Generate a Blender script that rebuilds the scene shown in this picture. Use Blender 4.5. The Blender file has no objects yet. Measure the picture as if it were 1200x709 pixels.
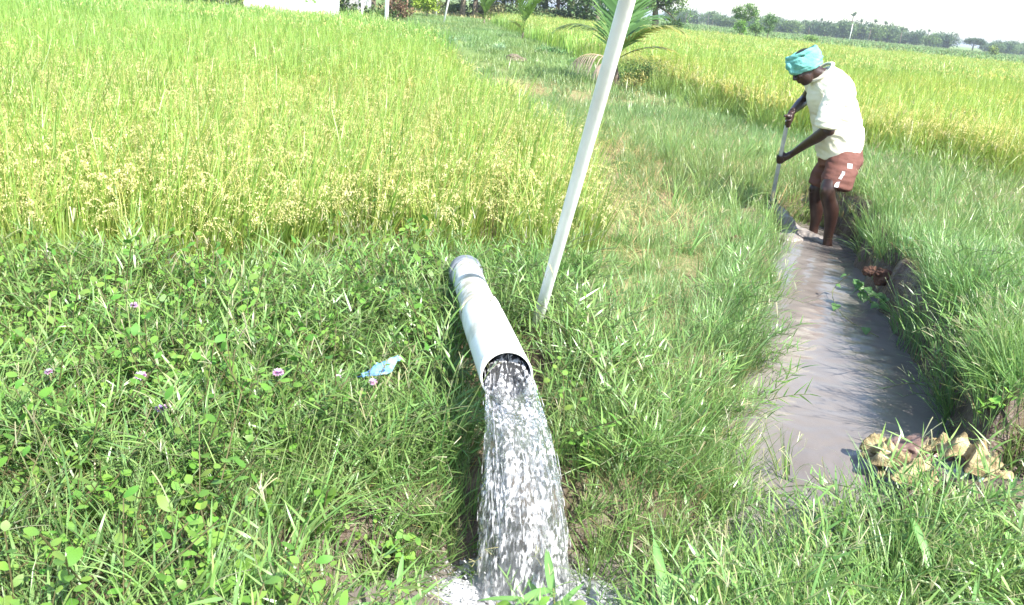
import bpy, bmesh, math, random
import numpy as np
from mathutils import Vector, Matrix, Euler, noise as mnoise

random.seed(7)
RNG = np.random.default_rng(11)
SC = bpy.context.scene
C = SC.collection
PI = math.pi

# ---------------------------------------------------------------- camera
F, PITCH, ROLL, CAMH = 950.0, math.radians(20.2), math.radians(5.4), 1.58
cam_d = bpy.data.cameras.new('camera')
cam = bpy.data.objects.new('camera', cam_d); C.objects.link(cam)
_f = Vector((0, math.cos(PITCH), -math.sin(PITCH))); _u0 = Vector((0, math.sin(PITCH), math.cos(PITCH))); _r0 = Vector((1, 0, 0))
_r = _r0*math.cos(ROLL)+_u0*math.sin(ROLL); _u = -_r0*math.sin(ROLL)+_u0*math.cos(ROLL)
M = Matrix((_r, _u, -_f)).transposed().to_4x4(); M.translation = (0, 0, CAMH)
cam.matrix_world = M
cam_d.sensor_width = 36; cam_d.lens = 36*F/1200
cam_d.clip_start = 0.05; cam_d.clip_end = 6000
cam_d.dof.use_dof = True; cam_d.dof.focus_distance = 4.2; cam_d.dof.aperture_fstop = 11
SC.camera = cam

# ---------------------------------------------------------------- light
SUN_EL, SUN_AZ = math.radians(50), math.radians(138)      # azimuth clockwise from +y
sd = Vector((math.sin(SUN_AZ)*math.cos(SUN_EL), math.cos(SUN_AZ)*math.cos(SUN_EL), math.sin(SUN_EL)))
w = bpy.data.worlds.new('World'); SC.world = w; w.use_nodes = True
nt = w.node_tree; nt.nodes.clear()
sky = nt.nodes.new('ShaderNodeTexSky'); sky.sky_type = 'NISHITA'; sky.sun_disc = False
sky.sun_elevation = SUN_EL; sky.sun_rotation = SUN_AZ; sky.air_density = 1.0; sky.dust_density = 1.0; sky.ozone_density = 1.2
bg = nt.nodes.new('ShaderNodeBackground'); bg.inputs['Strength'].default_value = 0.15
ow = nt.nodes.new('ShaderNodeOutputWorld')
nt.links.new(sky.outputs[0], bg.inputs[0]); nt.links.new(bg.outputs[0], ow.inputs[0])
sun_d = bpy.data.lights.new('sun', 'SUN'); sun_d.energy = 4.6; sun_d.angle = math.radians(0.5); sun_d.color = (1.0, 0.965, 0.90)
sun = bpy.data.objects.new('sun', sun_d); C.objects.link(sun)
sun.rotation_euler = sd.to_track_quat('Z', 'Y').to_euler(); sun.location = (0, 0, 30)
SC.view_settings.view_transform = 'Standard'; SC.view_settings.look = 'None'
SC.view_settings.exposure = 1.40; SC.view_settings.gamma = 1; SC.view_settings.use_curve_mapping = False
try:
    SC.cycles.max_bounces = 8; SC.cycles.transparent_max_bounces = 12; SC.cycles.transmission_bounces = 8
    SC.cycles.diffuse_bounces = 3; SC.cycles.caustics_reflective = False; SC.cycles.caustics_refractive = False
    SC.cycles.volume_bounces = 0
except Exception: pass

# ---------------------------------------------------------------- place helpers
def at_z(px, py, z=0.0):
    """point of the ground plane of height z seen at a spot of the photograph (1200 px wide)"""
    d = _f + _r*((px-600)/F) - _u*((py-354.5)/F)
    t = (z-CAMH)/d.z
    return Vector((d.x*t, d.y*t, z))
def at_y(px, py, Y):
    d = _f + _r*((px-600)/F) - _u*((py-354.5)/F)
    t = Y/d.y
    return Vector((d.x*t, Y, CAMH+d.z*t))

def tag(o, label=None, cat=None, group=None, kind=None):
    if label: o['label'] = label
    if cat: o['category'] = cat
    if group: o['group'] = group
    if kind: o['kind'] = kind
    return o
def thing(name, label, cat, loc=(0, 0, 0), group=None, rotz=0):
    o = bpy.data.objects.new(name, None); C.objects.link(o)
    o.location = loc; o.rotation_euler = (0, 0, rotz); o.empty_display_size = .1
    return tag(o, label, cat, group)

def link_nodes(m): return m.node_tree.nodes, m.node_tree.links
def new_mat(name):
    m = bpy.data.materials.new(name); m.use_nodes = True
    n, l = link_nodes(m); n.clear()
    out = n.new('ShaderNodeOutputMaterial')
    return m, n, l, out

def mat_solid(name, c1, c2=None, scale=8.0, rough=.6, spec=.4, bump=.0, bscale=40, detail=5, metallic=0, c3=None, sheen=0, stretch=None):
    m, n, l, out = new_mat(name)
    b = n.new('ShaderNodeBsdfPrincipled'); l.new(b.outputs[0], out.inputs[0])
    b.inputs['Roughness'].default_value = rough; b.inputs['Specular IOR Level'].default_value = spec
    b.inputs['Metallic'].default_value = metallic
    tc = n.new('ShaderNodeTexCoord'); src = tc.outputs['Object']
    if stretch:
        mp = n.new('ShaderNodeMapping'); mp.inputs['Scale'].default_value = stretch; l.new(src, mp.inputs[0]); src = mp.outputs[0]
    if c2 is None: b.inputs['Base Color'].default_value = (*c1, 1)
    else:
        nz = n.new('ShaderNodeTexNoise'); nz.inputs['Scale'].default_value = scale; nz.inputs['Detail'].default_value = detail
        l.new(src, nz.inputs['Vector'])
        cr = n.new('ShaderNodeValToRGB'); e = cr.color_ramp.elements
        e[0].position = .33; e[0].color = (*c1, 1); e[1].position = .67; e[1].color = (*c2, 1)
        if c3: k = e.new(.52); k.color = (*c3, 1)
        l.new(nz.outputs['Fac'], cr.inputs[0]); l.new(cr.outputs[0], b.inputs['Base Color'])
    if bump:
        nb = n.new('ShaderNodeTexNoise'); nb.inputs['Scale'].default_value = bscale; nb.inputs['Detail'].default_value = 6
        l.new(src, nb.inputs['Vector'])
        bp = n.new('ShaderNodeBump'); bp.inputs['Strength'].default_value = bump; bp.inputs['Distance'].default_value = .01
        l.new(nb.outputs['Fac'], bp.inputs['Height']); l.new(bp.outputs[0], b.inputs['Normal'])
    return m

def mat_leaf(name, transl=.38, rough=.45, gloss=.35, patch=3.0, patch_amt=.35, warm=(1.12, 1.06, .9)):
    """leaf colour comes from the mesh colour attribute, a per-clump tint and a wide patchy variation"""
    m, n, l, out = new_mat(name)
    at = n.new('ShaderNodeAttribute'); at.attribute_name = 'col'; at.attribute_type = 'GEOMETRY'
    ti = n.new('ShaderNodeAttribute'); ti.attribute_name = 'tint'; ti.attribute_type = 'INSTANCER'
    m1 = n.new('ShaderNodeMix'); m1.data_type = 'RGBA'; m1.blend_type = 'MULTIPLY'; m1.inputs[0].default_value = 1
    l.new(at.outputs['Color'], m1.inputs[6]); l.new(ti.outputs['Color'], m1.inputs[7])
    b = n.new('ShaderNodeBsdfPrincipled'); b.inputs['Roughness'].default_value = rough; b.inputs['Specular IOR Level'].default_value = gloss
    t = n.new('ShaderNodeBsdfTranslucent')
    mx = n.new('ShaderNodeMixShader'); mx.inputs[0].default_value = transl
    wm = n.new('ShaderNodeMix'); wm.data_type = 'RGBA'; wm.blend_type = 'MULTIPLY'; wm.inputs[0].default_value = 1
    wm.inputs[7].default_value = (*warm, 1)
    l.new(m1.outputs[2], b.inputs['Base Color']); l.new(m1.outputs[2], wm.inputs[6]); l.new(wm.outputs[2], t.inputs[0])
    l.new(b.outputs[0], mx.inputs[1]); l.new(t.outputs[0], mx.inputs[2]); l.new(mx.outputs[0], out.inputs[0])
    return m
def mat_leaf_plain(name, transl=.3, rough=.5, gloss=.3):
    m, n, l, out = new_mat(name)
    at = n.new('ShaderNodeAttribute'); at.attribute_name = 'col'
    b = n.new('ShaderNodeBsdfPrincipled'); b.inputs['Roughness'].default_value = rough; b.inputs['Specular IOR Level'].default_value = gloss
    t = n.new('ShaderNodeBsdfTranslucent'); mx = n.new('ShaderNodeMixShader'); mx.inputs[0].default_value = transl
    l.new(at.outputs['Color'], b.inputs['Base Color']); l.new(at.outputs['Color'], t.inputs[0])
    l.new(b.outputs[0], mx.inputs[1]); l.new(t.outputs[0], mx.inputs[2]); l.new(mx.outputs[0], out.inputs[0])
    return m

# ---------------------------------------------------------------- mesh helpers
class MB:
    """collects vertices, faces and vertex colours; build() makes ONE mesh"""
    def __init__(s): s.v = []; s.f = []; s.c = []; s.n = 0; s.mi = []
    def add(s, v, f, c=(1, 1, 1), mi=0):
        v = np.asarray(v, float).reshape(-1, 3)
        s.v.append(v); s.f += [tuple(int(i)+s.n for i in q) for q in f]
        s.mi += [mi]*len(f)
        c = np.asarray(c, float)
        s.c.append(np.broadcast_to(c, (len(v), 3)) if c.ndim == 1 else c)
        s.n += len(v)
    def mesh(s, name, mats, smooth=True):
        me = bpy.data.meshes.new(name)
        V = np.concatenate(s.v) if s.v else np.zeros((0, 3))
        me.from_pydata([tuple(p) for p in V.tolist()], [], s.f)
        ca = me.attributes.new('col', 'FLOAT_COLOR', 'POINT')
        cc = np.ones((len(V), 4), np.float32); cc[:, :3] = np.concatenate(s.c)
        ca.data.foreach_set('color', cc.ravel())
        for m in (mats if isinstance(mats, (list, tuple)) else [mats]): me.materials.append(m)
        if len(s.f):
            me.polygons.foreach_set('material_index', s.mi)
            me.polygons.foreach_set('use_smooth', [smooth]*len(me.polygons))
        me.update(); return me
    def build(s, name, mats, parent=None, smooth=True, loc=None):
        o = bpy.data.objects.new(name, s.mesh(name, mats, smooth)); C.objects.link(o)
        if parent: o.parent = parent
        if loc is not None: o.location = loc
        return o

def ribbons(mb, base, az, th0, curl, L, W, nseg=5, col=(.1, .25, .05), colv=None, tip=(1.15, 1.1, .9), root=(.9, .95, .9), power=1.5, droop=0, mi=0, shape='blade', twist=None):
    """many leaf blades at once. base (n,3); az,th0,curl,L,W (n,)"""
    n = len(base); s = np.linspace(0, 1, nseg+1)
    th = th0[:, None] + curl[:, None]*s[None]**power
    ds = (L/nseg)[:, None]
    hx = np.concatenate([np.zeros((n, 1)), np.cumsum(np.sin(th[:, :-1])*ds, 1)], 1)
    hz = np.concatenate([np.zeros((n, 1)), np.cumsum(np.cos(th[:, :-1])*ds, 1)], 1)
    P = np.stack([base[:, None, 0]+hx*np.cos(az)[:, None], base[:, None, 1]+hx*np.sin(az)[:, None], base[:, None, 2]+hz], 2)
    if shape == 'blade': wd = np.clip((1-s)**.6*1.0, .04, 1)*np.clip(.55+3*s, 0, 1)
    elif shape == 'oval': wd = np.sin(np.clip(s*.98+.02, 0, 1)*PI)**.7+.03
    else: wd = np.ones_like(s)
    wv = W[:, None]*wd[None]*.5
    tw = np.zeros(n) if twist is None else twist
    ta = az[:, None]+PI/2+tw[:, None]*s[None]
    S = np.stack([np.cos(ta), np.sin(ta), 0*ta+np.sin(tw)[:, None]*.35*s[None]], 2)
    A = P-S*wv[..., None]; B = P+S*wv[..., None]
    V = np.stack([A, B], 2).reshape(n, -1, 3)
    k = (nseg+1)*2
    q = np.array([(2*i, 2*i+1, 2*i+3, 2*i+2) for i in range(nseg)])
    Fc = (q[None]+(np.arange(n)*k)[:, None, None]).reshape(-1, 4)
    col = np.asarray(col, float)
    cb = np.broadcast_to(col, (n, 3)) if col.ndim == 1 else col
    if colv is not None: cb = cb*colv
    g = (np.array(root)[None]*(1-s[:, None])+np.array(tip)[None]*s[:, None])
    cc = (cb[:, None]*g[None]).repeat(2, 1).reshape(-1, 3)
    mb.add(V.reshape(-1, 3), Fc.tolist(), cc, mi)
    return P

def tube(mb, pts, rad, seg=8, col=(1, 1, 1), mi=0, cap=True, ry=None, up=None):
    """tube along pts; rad list; ry optional second radius (flattened along frame y)"""
    pts = [Vector(p) for p in pts]; n = len(pts)
    if not hasattr(rad, '__len__'): rad = [rad]*n
    if ry is None: ry = rad
    V = []; prev = None
    for i in range(n):
        t = (pts[min(i+1, n-1)]-pts[max(i-1, 0)]).normalized()
        if prev is None:
            a = Vector(up) if up else (Vector((0, 0, 1)) if abs(t.z) < .9 else Vector((0, 1, 0)))
            x = t.cross(a).normalized()
        else: x = (prev-t*prev.dot(t)).normalized()
        prev = x; y = t.cross(x)
        for k in range(seg):
            a = 2*PI*k/seg; V.append(pts[i]+x*(math.cos(a)*rad[i])+y*(math.sin(a)*ry[i]))
    Fc = [(i*seg+k, i*seg+(k+1) % seg, (i+1)*seg+(k+1) % seg, (i+1)*seg+k) for i in range(n-1) for k in range(seg)]
    if cap: Fc += [tuple(range(seg))[::-1], tuple((n-1)*seg+k for k in range(seg))]
    mb.add([tuple(v) for v in V], Fc, col, mi)

def smooth_pts(ctrl, n):
    """Catmull-Rom resample; ctrl rows may carry any number of columns"""
    c = np.asarray(ctrl, float); c = np.vstack([2*c[0]-c[1], c, 2*c[-1]-c[-2]])
    out = []
    m = len(c)-3
    for t in np.linspace(0, m-1e-6, n):
        i = int(t); u = t-i; p0, p1, p2, p3 = c[i:i+4]
        out.append(.5*((2*p1)+(-p0+p2)*u+(2*p0-5*p1+4*p2-p3)*u*u+(-p0+3*p1-3*p2+p3)*u**3))
    return np.array(out)

def fuse(mb, name, mat, voxel=.008, smooth=4, parent=None, disp=None):
    """union of everything in mb into one continuous skin, relaxed, optionally displaced along the normal"""
    tmp = bpy.data.objects.new(name, mb.mesh(name, mat)); C.objects.link(tmp)
    r = tmp.modifiers.new('r', 'REMESH'); r.mode = 'VOXEL'; r.voxel_size = voxel; r.use_smooth_shade = True
    s = tmp.modifiers.new('s', 'SMOOTH'); s.factor = .5; s.iterations = smooth
    dg = bpy.context.evaluated_depsgraph_get()
    me = bpy.data.meshes.new_from_object(tmp.evaluated_get(dg)); me.name = name
    bpy.data.objects.remove(tmp)
    if not me.materials: me.materials.append(mat)
    if disp:
        n = len(me.vertices); co = np.empty(n*3); no = np.empty(n*3)
        me.vertices.foreach_get('co', co); me.vertices.foreach_get('normal', no)
        co = co.reshape(-1, 3); no = no.reshape(-1, 3)
        co = co+no*disp(co)[:, None]
        me.vertices.foreach_set('co', co.ravel()); me.update()
    me.polygons.foreach_set('use_smooth', [True]*len(me.polygons))
    o = bpy.data.objects.new(name, me); C.objects.link(o)
    if parent: o.parent = parent
    return o

def vnoise(co, scale, seed=0, octv=3):
    """cheap numpy value noise, -1..1, co (n,2|3)"""
    co = np.asarray(co, float)
    if co.shape[1] == 2: co = np.c_[co, np.zeros(len(co))]
    tot = np.zeros(len(co)); amp = 1; norm = 0
    for o in range(octv):
        p = co*scale+seed*17.3+o*5.1
        i = np.floor(p).astype(np.int64); fr = p-i; fr = fr*fr*(3-2*fr)
        def h(a, b, c):
            x = (a*73856093) ^ (b*19349663) ^ (c*83492791) ^ (seed*2654435 + o*97)
            x = (x ^ (x >> 13))*1274126177 & 0x7fffffff
            x = (x ^ (x >> 16)) & 0xffff
            return x/32767.5-1
        r = 0
        for dx in (0, 1):
            for dy in (0, 1):
                for dz in (0, 1):
                    wgt = (fr[:, 0] if dx else 1-fr[:, 0])*(fr[:, 1] if dy else 1-fr[:, 1])*(fr[:, 2] if dz else 1-fr[:, 2])
                    r = r+wgt*h(i[:, 0]+dx, i[:, 1]+dy, i[:, 2]+dz)
        tot += amp*r; norm += amp; amp *= .5; scale *= 2.03
    return tot/norm
def sstep(a, b, x): t = np.clip((x-a)/(b-a), 0, 1); return t*t*(3-2*t)

# ---------------------------------------------------------------- the lie of the land
LEFT_FIELD = [(-40, 2.9), (-8, 2.9), (-2.5, 3.35), (-1.66, 3.6), (-.95, 4.1), (.05, 4.4), (.55, 4.8), (.25, 7.2), (-.9, 11.6), (-3.7, 25.4), (-5.3, 29), (-11, 25), (-40, 17)]
RIGHT_FIELD = [(2.95, 15.9), (2.5, 19), (1.3, 26), (-.4, 38), (-2.6, 55), (0, 62), (12, 62), (30, 54), (70, 38), (70, 6), (9, 7.8), (5.8, 9.2), (4.3, 10.3), (3.4, 12.6)]
CHAN = np.array([(-.34, 1.76, .05), (-.08, 1.79, .13), (.22, 1.83, .17), (.58, 1.95, .08), (.98, 2.33, .15), (1.38, 2.88, .38), (1.62, 3.5, .39), (1.80, 4.2, .35), (2.02, 5.0, .28), (2.22, 5.7, .24), (2.42, 6.35, .26), (2.5, 6.75, .16)])
CH = smooth_pts(CHAN, 90)
RSIDE = np.array([(1.38, 2.7, .3), (1.75, 2.55, .2), (2.2, 2.5, .16)])
CR = smooth_pts(RSIDE, 12)

def inside(poly, x, y):
    r = np.zeros(len(x), bool); n = len(poly)
    for i in range(n):
        x1, y1 = poly[i]; x2, y2 = poly[(i+1) % n]
        c = (y1 > y) != (y2 > y)
        xi = (x2-x1)*(y-y1)/((y2-y1) if y2 != y1 else 1e-9)+x1
        r ^= c & (x < xi)
    return r
def poly_dist(poly, x, y):
    d = np.full(len(x), 1e9); n = len(poly)
    for i in range(n):
        ax, ay = poly[i]; bx, by = poly[(i+1) % n]
        dx, dy = bx-ax, by-ay; t = np.clip(((x-ax)*dx+(y-ay)*dy)/(dx*dx+dy*dy), 0, 1)
        d = np.minimum(d, np.hypot(x-ax-t*dx, y-ay-t*dy))
    return np.where(inside(poly, x, y), -d, d)
def chan_dist(x, y):
    """signed distance to the water's edge and the side (+1 right bank)"""
    d = np.full(len(x), 1e9); side = np.zeros(len(x))
    m = (x > -3) & (x < 6) & (y > 0) & (y < 10)
    xs, ys = x[m], y[m]; dm = np.full(len(xs), 1e9); sm = np.zeros(len(xs))
    for A in (CH, CR):
        for i in range(len(A)-1):
            ax, ay, aw = A[i]; bx, by, bw = A[i+1]
            dx, dy = bx-ax, by-ay; t = np.clip(((xs-ax)*dx+(ys-ay)*dy)/(dx*dx+dy*dy), 0, 1)
            q = np.hypot(xs-ax-t*dx, ys-ay-t*dy)-(aw+(bw-aw)*t)
            u = q < dm
            dm = np.where(u, q, dm)
            sm = np.where(u, np.sign((xs-ax)*dy-(ys-ay)*dx), sm)
    d[m] = dm; side[m] = sm
    return d, side

def edge_noise(x, y): return .24*vnoise(np.c_[x, y], 1.7, 77)+.14*vnoise(np.c_[x, y], 5, 78)
def ground_z(x, y):
    x = np.asarray(x, float); y = np.asarray(y, float); shp = x.shape; x = x.ravel(); y = y.ravel()
    xy = np.c_[x, y]
    far = sstep(40, 120, np.hypot(x, y))
    b = .17+.035*vnoise(xy, .9, 1)*(1-far)+.014*vnoise(xy, 6, 2)*(y < 14)
    b = b+.035*np.exp(-(((x+.1)/1.7)**2+((y-3.4)/.6)**2))        # the bund the pipe crosses
    dL = poly_dist(LEFT_FIELD, x, y); dR = poly_dist(RIGHT_FIELD, x, y)
    b = b+(.03-b)*sstep(.12, -.18, dL)
    b = b+(.08-b)*sstep(.2, -.25, dR)
    d, side = chan_dist(x, y)
    jag = .07*vnoise(xy, 5, 3)+.03*vnoise(xy, 17, 4)
    right = (side > 0) & (y > 2.2)
    bank = np.where(right, b+.16*np.exp(-(d/.7)**2), b)
    lo = np.where(right, .14, np.where(y > 2.6, .30, .28))
    k = sstep(-.06, lo, d+jag)
    z = -.14*(1-k)+bank*k
    return z.reshape(shp)
def gz1(x, y): return float(ground_z(np.array([x]), np.array([y]))[0])

def graded(lo, hi, fine_lo, fine_hi, step, grow=1.18):
    v = list(np.arange(fine_lo, fine_hi+1e-9, step)); s = step
    while v[-1] < hi: s *= grow; v.append(min(hi, v[-1]+s))
    s = step
    while v[0] > lo: s *= grow; v.insert(0, max(lo, v[0]-s))
    return np.array(v)
gx = graded(-2600, 2600, -2.6, 4.6, .033); gy_ = graded(-300, 4200, .4, 8.2, .033)
X, Y = np.meshgrid(gx, gy_); Z = ground_z(X, Y)
nx, ny = len(gx), len(gy_)
mbg = MB()
idx = np.arange(nx*ny).reshape(ny, nx)
q = np.stack([idx[:-1, :-1], idx[:-1, 1:], idx[1:, 1:], idx[1:, :-1]], -1).reshape(-1, 4)
dch, sd_ = chan_dist(X.ravel(), Y.ravel())
wet = sstep(.55, .05, dch)
dist = np.hypot(X.ravel(), Y.ravel())
wet = np.maximum(wet, .85*sstep(.5, .2, X.ravel())*sstep(3.5, 3.1, Y.ravel()))  # near left verge soil coloured darker too, for dark gaps between the plants
gcol = np.c_[wet, sstep(9, 26, dist), np.maximum(sstep(.0, -.2, poly_dist(LEFT_FIELD, X.ravel(), Y.ravel())), 0)]
mbg.add(np.c_[X.ravel(), Y.ravel(), Z.ravel()], q.tolist(), gcol)

m, n, l, out = new_mat('soil_and_far_grass')
bsdf = n.new('ShaderNodeBsdfPrincipled'); l.new(bsdf.outputs[0], out.inputs[0]); bsdf.inputs['Specular IOR Level'].default_value = .25
at = n.new('ShaderNodeAttribute'); at.attribute_name = 'col'; sp = n.new('ShaderNodeSeparateColor'); l.new(at.outputs['Color'], sp.inputs[0])
gp = n.new('ShaderNodeNewGeometry')
def nnoise(scale, det=5):
    a = n.new('ShaderNodeTexNoise'); a.inputs['Scale'].default_value = scale; a.inputs['Detail'].default_value = det; l.new(gp.outputs['Position'], a.inputs['Vector']); return a
def ramp(src, a, b, p0=.35, p1=.65):
    c = n.new('ShaderNodeValToRGB'); e = c.color_ramp.elements; e[0].position = p0; e[1].position = p1; e[0].color = (*a, 1); e[1].color = (*b, 1); l.new(src, c.inputs[0]); return c
def mixc(fac, a, b):
    x = n.new('ShaderNodeMix'); x.data_type = 'RGBA'; l.new(fac, x.inputs[0]); l.new(a, x.inputs[6]); l.new(b, x.inputs[7]); return x.outputs[2]
dry = ramp(nnoise(7).outputs['Fac'], (.20, .13, .08), (.34, .25, .15))
litter = ramp(nnoise(30, 8).outputs['Fac'], (.10, .12, .035), (.30, .27, .13))
c = mixc(ramp(nnoise(2.5).outputs['Fac'], (0, 0, 0), (1, 1, 1), .4, .62).outputs[0], dry.outputs[0], litter.outputs[0])
mud = ramp(nnoise(12).outputs['Fac'], (.05, .034, .026), (.12, .085, .065))
farg = ramp(nnoise(.12, 8).outputs['Fac'], (.12, .19, .05), (.22, .28, .085))
c = mixc(sp.outputs[1], c, farg.outputs[0])
c = mixc(sp.outputs[0], c, mud.outputs[0])
l.new(c, bsdf.inputs['Base Color'])
rr = n.new('ShaderNodeMapRange'); rr.inputs[3].default_value = .9; rr.inputs[4].default_value = .35; l.new(sp.outputs[0], rr.inputs[0]); l.new(rr.outputs[0], bsdf.inputs['Roughness'])
bp = n.new('ShaderNodeBump'); bp.inputs['Strength'].default_value = .6; bp.inputs['Distance'].default_value = .02
l.new(nnoise(45, 8).outputs['Fac'], bp.inputs['Height']); l.new(bp.outputs[0], bsdf.inputs['Normal'])
SOIL = m
g = mbg.build('ground', SOIL); tag(g, kind='structure')

# ---------------------------------------------------------------- channel water: muddy, rippled
def water_mat(name, c1, c2, rough=.09, nz=6):
    m, n, l, out = new_mat(name)
    b = n.new('ShaderNodeBsdfPrincipled'); l.new(b.outputs[0], out.inputs[0])
    b.inputs['Roughness'].default_value = rough; b.inputs['IOR'].default_value = 1.33; b.inputs['Specular IOR Level'].default_value = .6
    gp = n.new('ShaderNodeNewGeometry')
    a = n.new('ShaderNodeTexNoise'); a.inputs['Scale'].default_value = nz; a.inputs['Detail'].default_value = 6; a.inputs['Distortion'].default_value = .8
    mp = n.new('ShaderNodeMapping'); mp.inputs['Scale'].default_value = (1, .45, 1); mp.inputs['Rotation'].default_value = (0, 0, .3)
    l.new(gp.outputs['Position'], mp.inputs[0]); l.new(mp.outputs[0], a.inputs['Vector'])
    cr = n.new('ShaderNodeValToRGB'); e = cr.color_ramp.elements; e[0].position = .35; e[1].position = .65; e[0].color = (*c1, 1); e[1].color = (*c2, 1)
    l.new(a.outputs['Fac'], cr.inputs[0]); l.new(cr.outputs[0], b.inputs['Base Color'])
    f2 = n.new('ShaderNodeTexNoise'); f2.inputs['Scale'].default_value = 55; f2.inputs['Detail'].default_value = 4; l.new(gp.outputs['Position'], f2.inputs['Vector'])
    bp = n.new('ShaderNodeBump'); bp.inputs['Strength'].default_value = .12; bp.inputs['Distance'].default_value = .006
    l.new(f2.outputs['Fac'], bp.inputs['Height']); l.new(bp.outputs[0], b.inputs['Normal'])
    return m
def water_sheet(name, x0, x1, y0, y1, step, z0, mat, keep, hgt):
    xs = np.arange(x0, x1, step); ys = np.arange(y0, y1, step)
    X, Y = np.meshgrid(xs, ys); x = X.ravel(); y = Y.ravel()
    z = z0+hgt(x, y); idx = np.arange(len(x)).reshape(X.shape)
    q = np.stack([idx[:-1, :-1], idx[:-1, 1:], idx[1:, 1:], idx[1:, :-1]], -1).reshape(-1, 4)
    k = keep(x, y); q = q[k[q].any(1)]
    used = np.unique(q); re = np.full(len(x), -1); re[used] = np.arange(len(used))
    mb = MB(); mb.add(np.c_[x, y, z][used], re[q].tolist())
    return tag(mb.build(name, mat), kind='structure')
def ripples(x, y):
    xy = np.c_[x, y]
    wob = vnoise(xy, 2.2, 9)*1.4
    a = np.sin((y*.95-x*.22)*42+wob*5)*.0022*(.35+.65*np.abs(vnoise(xy, 3, 8)))+np.sin((y*.8+x*.5)*80+wob*8)*.0006
    for fx, fy in ((2.46, 6.3), (2.45, 6.67), (1.5, 2.75)): rf = np.hypot(x-fx, y-fy); a = a+np.sin(rf*90)*.004*np.exp(-rf*5)
    r = np.hypot(x-.12, y-1.9); b = np.sin(r*70-wob*3)*.009*np.exp(-r*1.9)
    return a+b+.003*vnoise(xy, 11, 5)+.016*vnoise(xy, 14, 6)*np.exp(-(r/.28)**2)
WATER = water_mat('muddy_water', (.150, .128, .112), (.205, .182, .164), rough=.05, nz=2.5)
water_sheet('channel_water', -1.0, 3.2, 1.3, 7.3, .02, 0, WATER, lambda x, y: chan_dist(x, y)[0] < .22, ripples)
PWATER = water_mat('paddy_water', (.16, .13, .07), (.26, .21, .12), rough=.12, nz=3)
water_sheet('paddy_water', -9, 1.2, 3.0, 9, .12, .058, PWATER, lambda x, y: poly_dist(LEFT_FIELD, x, y) < .05, lambda x, y: .002*vnoise(np.c_[x, y], 8, 4))

#@@VEG
# ---------------------------------------------------------------- plant clumps (sources of the scattered cover)
SRC = {}
def source(kind, mb, mat):
    o = bpy.data.objects.new(kind, mb.mesh(kind, mat))
    c = SRC.setdefault(kind, bpy.data.collections.new(kind)); c.objects.link(o)
def U(a, b, n): return RNG.uniform(a, b, n)
GRASS = mat_leaf('grass_blades', .36, .36, .60)
RICE = mat_leaf('rice_leaves', .42, .38, .55, warm=(1.08, 1.06, .9))
HERB = mat_leaf('weed_leaves', .36, .45, .35)
STRAW = mat_leaf('dry_straw', .25, .8, .2, warm=(1.1, 1, .9))

def disc(n, r, z=0.0):
    a = U(0, 2*PI, n); q = r*np.sqrt(U(0, 1, n)); return np.c_[q*np.cos(a), q*np.sin(a), np.full(n, z)], a
def colvar(n, amt=.18):
    v = 1+RNG.normal(0, amt, n)[:, None]*np.array([[1.1, .8, .9]])+RNG.normal(0, amt*.35, (n, 3)); return np.clip(v, .45, 1.7)

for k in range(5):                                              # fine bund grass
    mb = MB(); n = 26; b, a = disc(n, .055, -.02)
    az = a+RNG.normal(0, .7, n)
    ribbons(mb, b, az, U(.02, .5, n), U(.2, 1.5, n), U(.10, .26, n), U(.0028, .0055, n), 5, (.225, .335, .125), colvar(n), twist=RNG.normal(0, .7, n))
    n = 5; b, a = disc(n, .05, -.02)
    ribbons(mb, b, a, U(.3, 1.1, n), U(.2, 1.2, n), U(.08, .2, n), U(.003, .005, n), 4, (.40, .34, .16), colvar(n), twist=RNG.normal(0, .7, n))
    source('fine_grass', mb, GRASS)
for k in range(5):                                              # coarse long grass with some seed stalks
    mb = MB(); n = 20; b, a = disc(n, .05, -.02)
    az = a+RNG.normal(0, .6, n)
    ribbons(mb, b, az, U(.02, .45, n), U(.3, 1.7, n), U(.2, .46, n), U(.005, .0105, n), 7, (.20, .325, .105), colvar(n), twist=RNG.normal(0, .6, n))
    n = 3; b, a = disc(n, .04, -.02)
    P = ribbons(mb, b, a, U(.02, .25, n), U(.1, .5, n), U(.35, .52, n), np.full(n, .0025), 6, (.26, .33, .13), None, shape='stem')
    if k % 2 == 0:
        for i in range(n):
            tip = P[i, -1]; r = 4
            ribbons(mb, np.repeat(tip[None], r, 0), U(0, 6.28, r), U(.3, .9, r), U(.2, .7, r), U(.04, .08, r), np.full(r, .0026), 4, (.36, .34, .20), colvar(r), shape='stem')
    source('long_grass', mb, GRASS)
for k in range(4):                                              # creeping broad bladed grass, short leaves off lying stems
    mb = MB()
    for s in range(5):
        a0 = U(0, 6.28, 1)[0]; ns = 9; L = U(.14, .26, 1)[0]; rise = U(.05, .5, 1)[0]
        t = np.linspace(0, 1, ns); x0, y0 = U(-.03, .03, 2)
        P = np.c_[x0+np.cos(a0)*L*t, y0+np.sin(a0)*L*t, .02+L*rise*t+.03*np.sin(t*3)]
        tube(mb, P, .0016, 3, (.2, .22, .09), cap=False)
        az = a0+np.where(np.arange(ns) % 2, 1, -1)*U(.4, 1.0, ns)
        ribbons(mb, P, az, U(.5, 1.2, ns), U(0, .9, ns), U(.04, .095, ns), U(.0045, .0085, ns), 4, (.205, .33, .095), colvar(ns, .18), twist=RNG.normal(0, .6, ns))
    source('creeping_grass', mb, GRASS)
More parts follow.
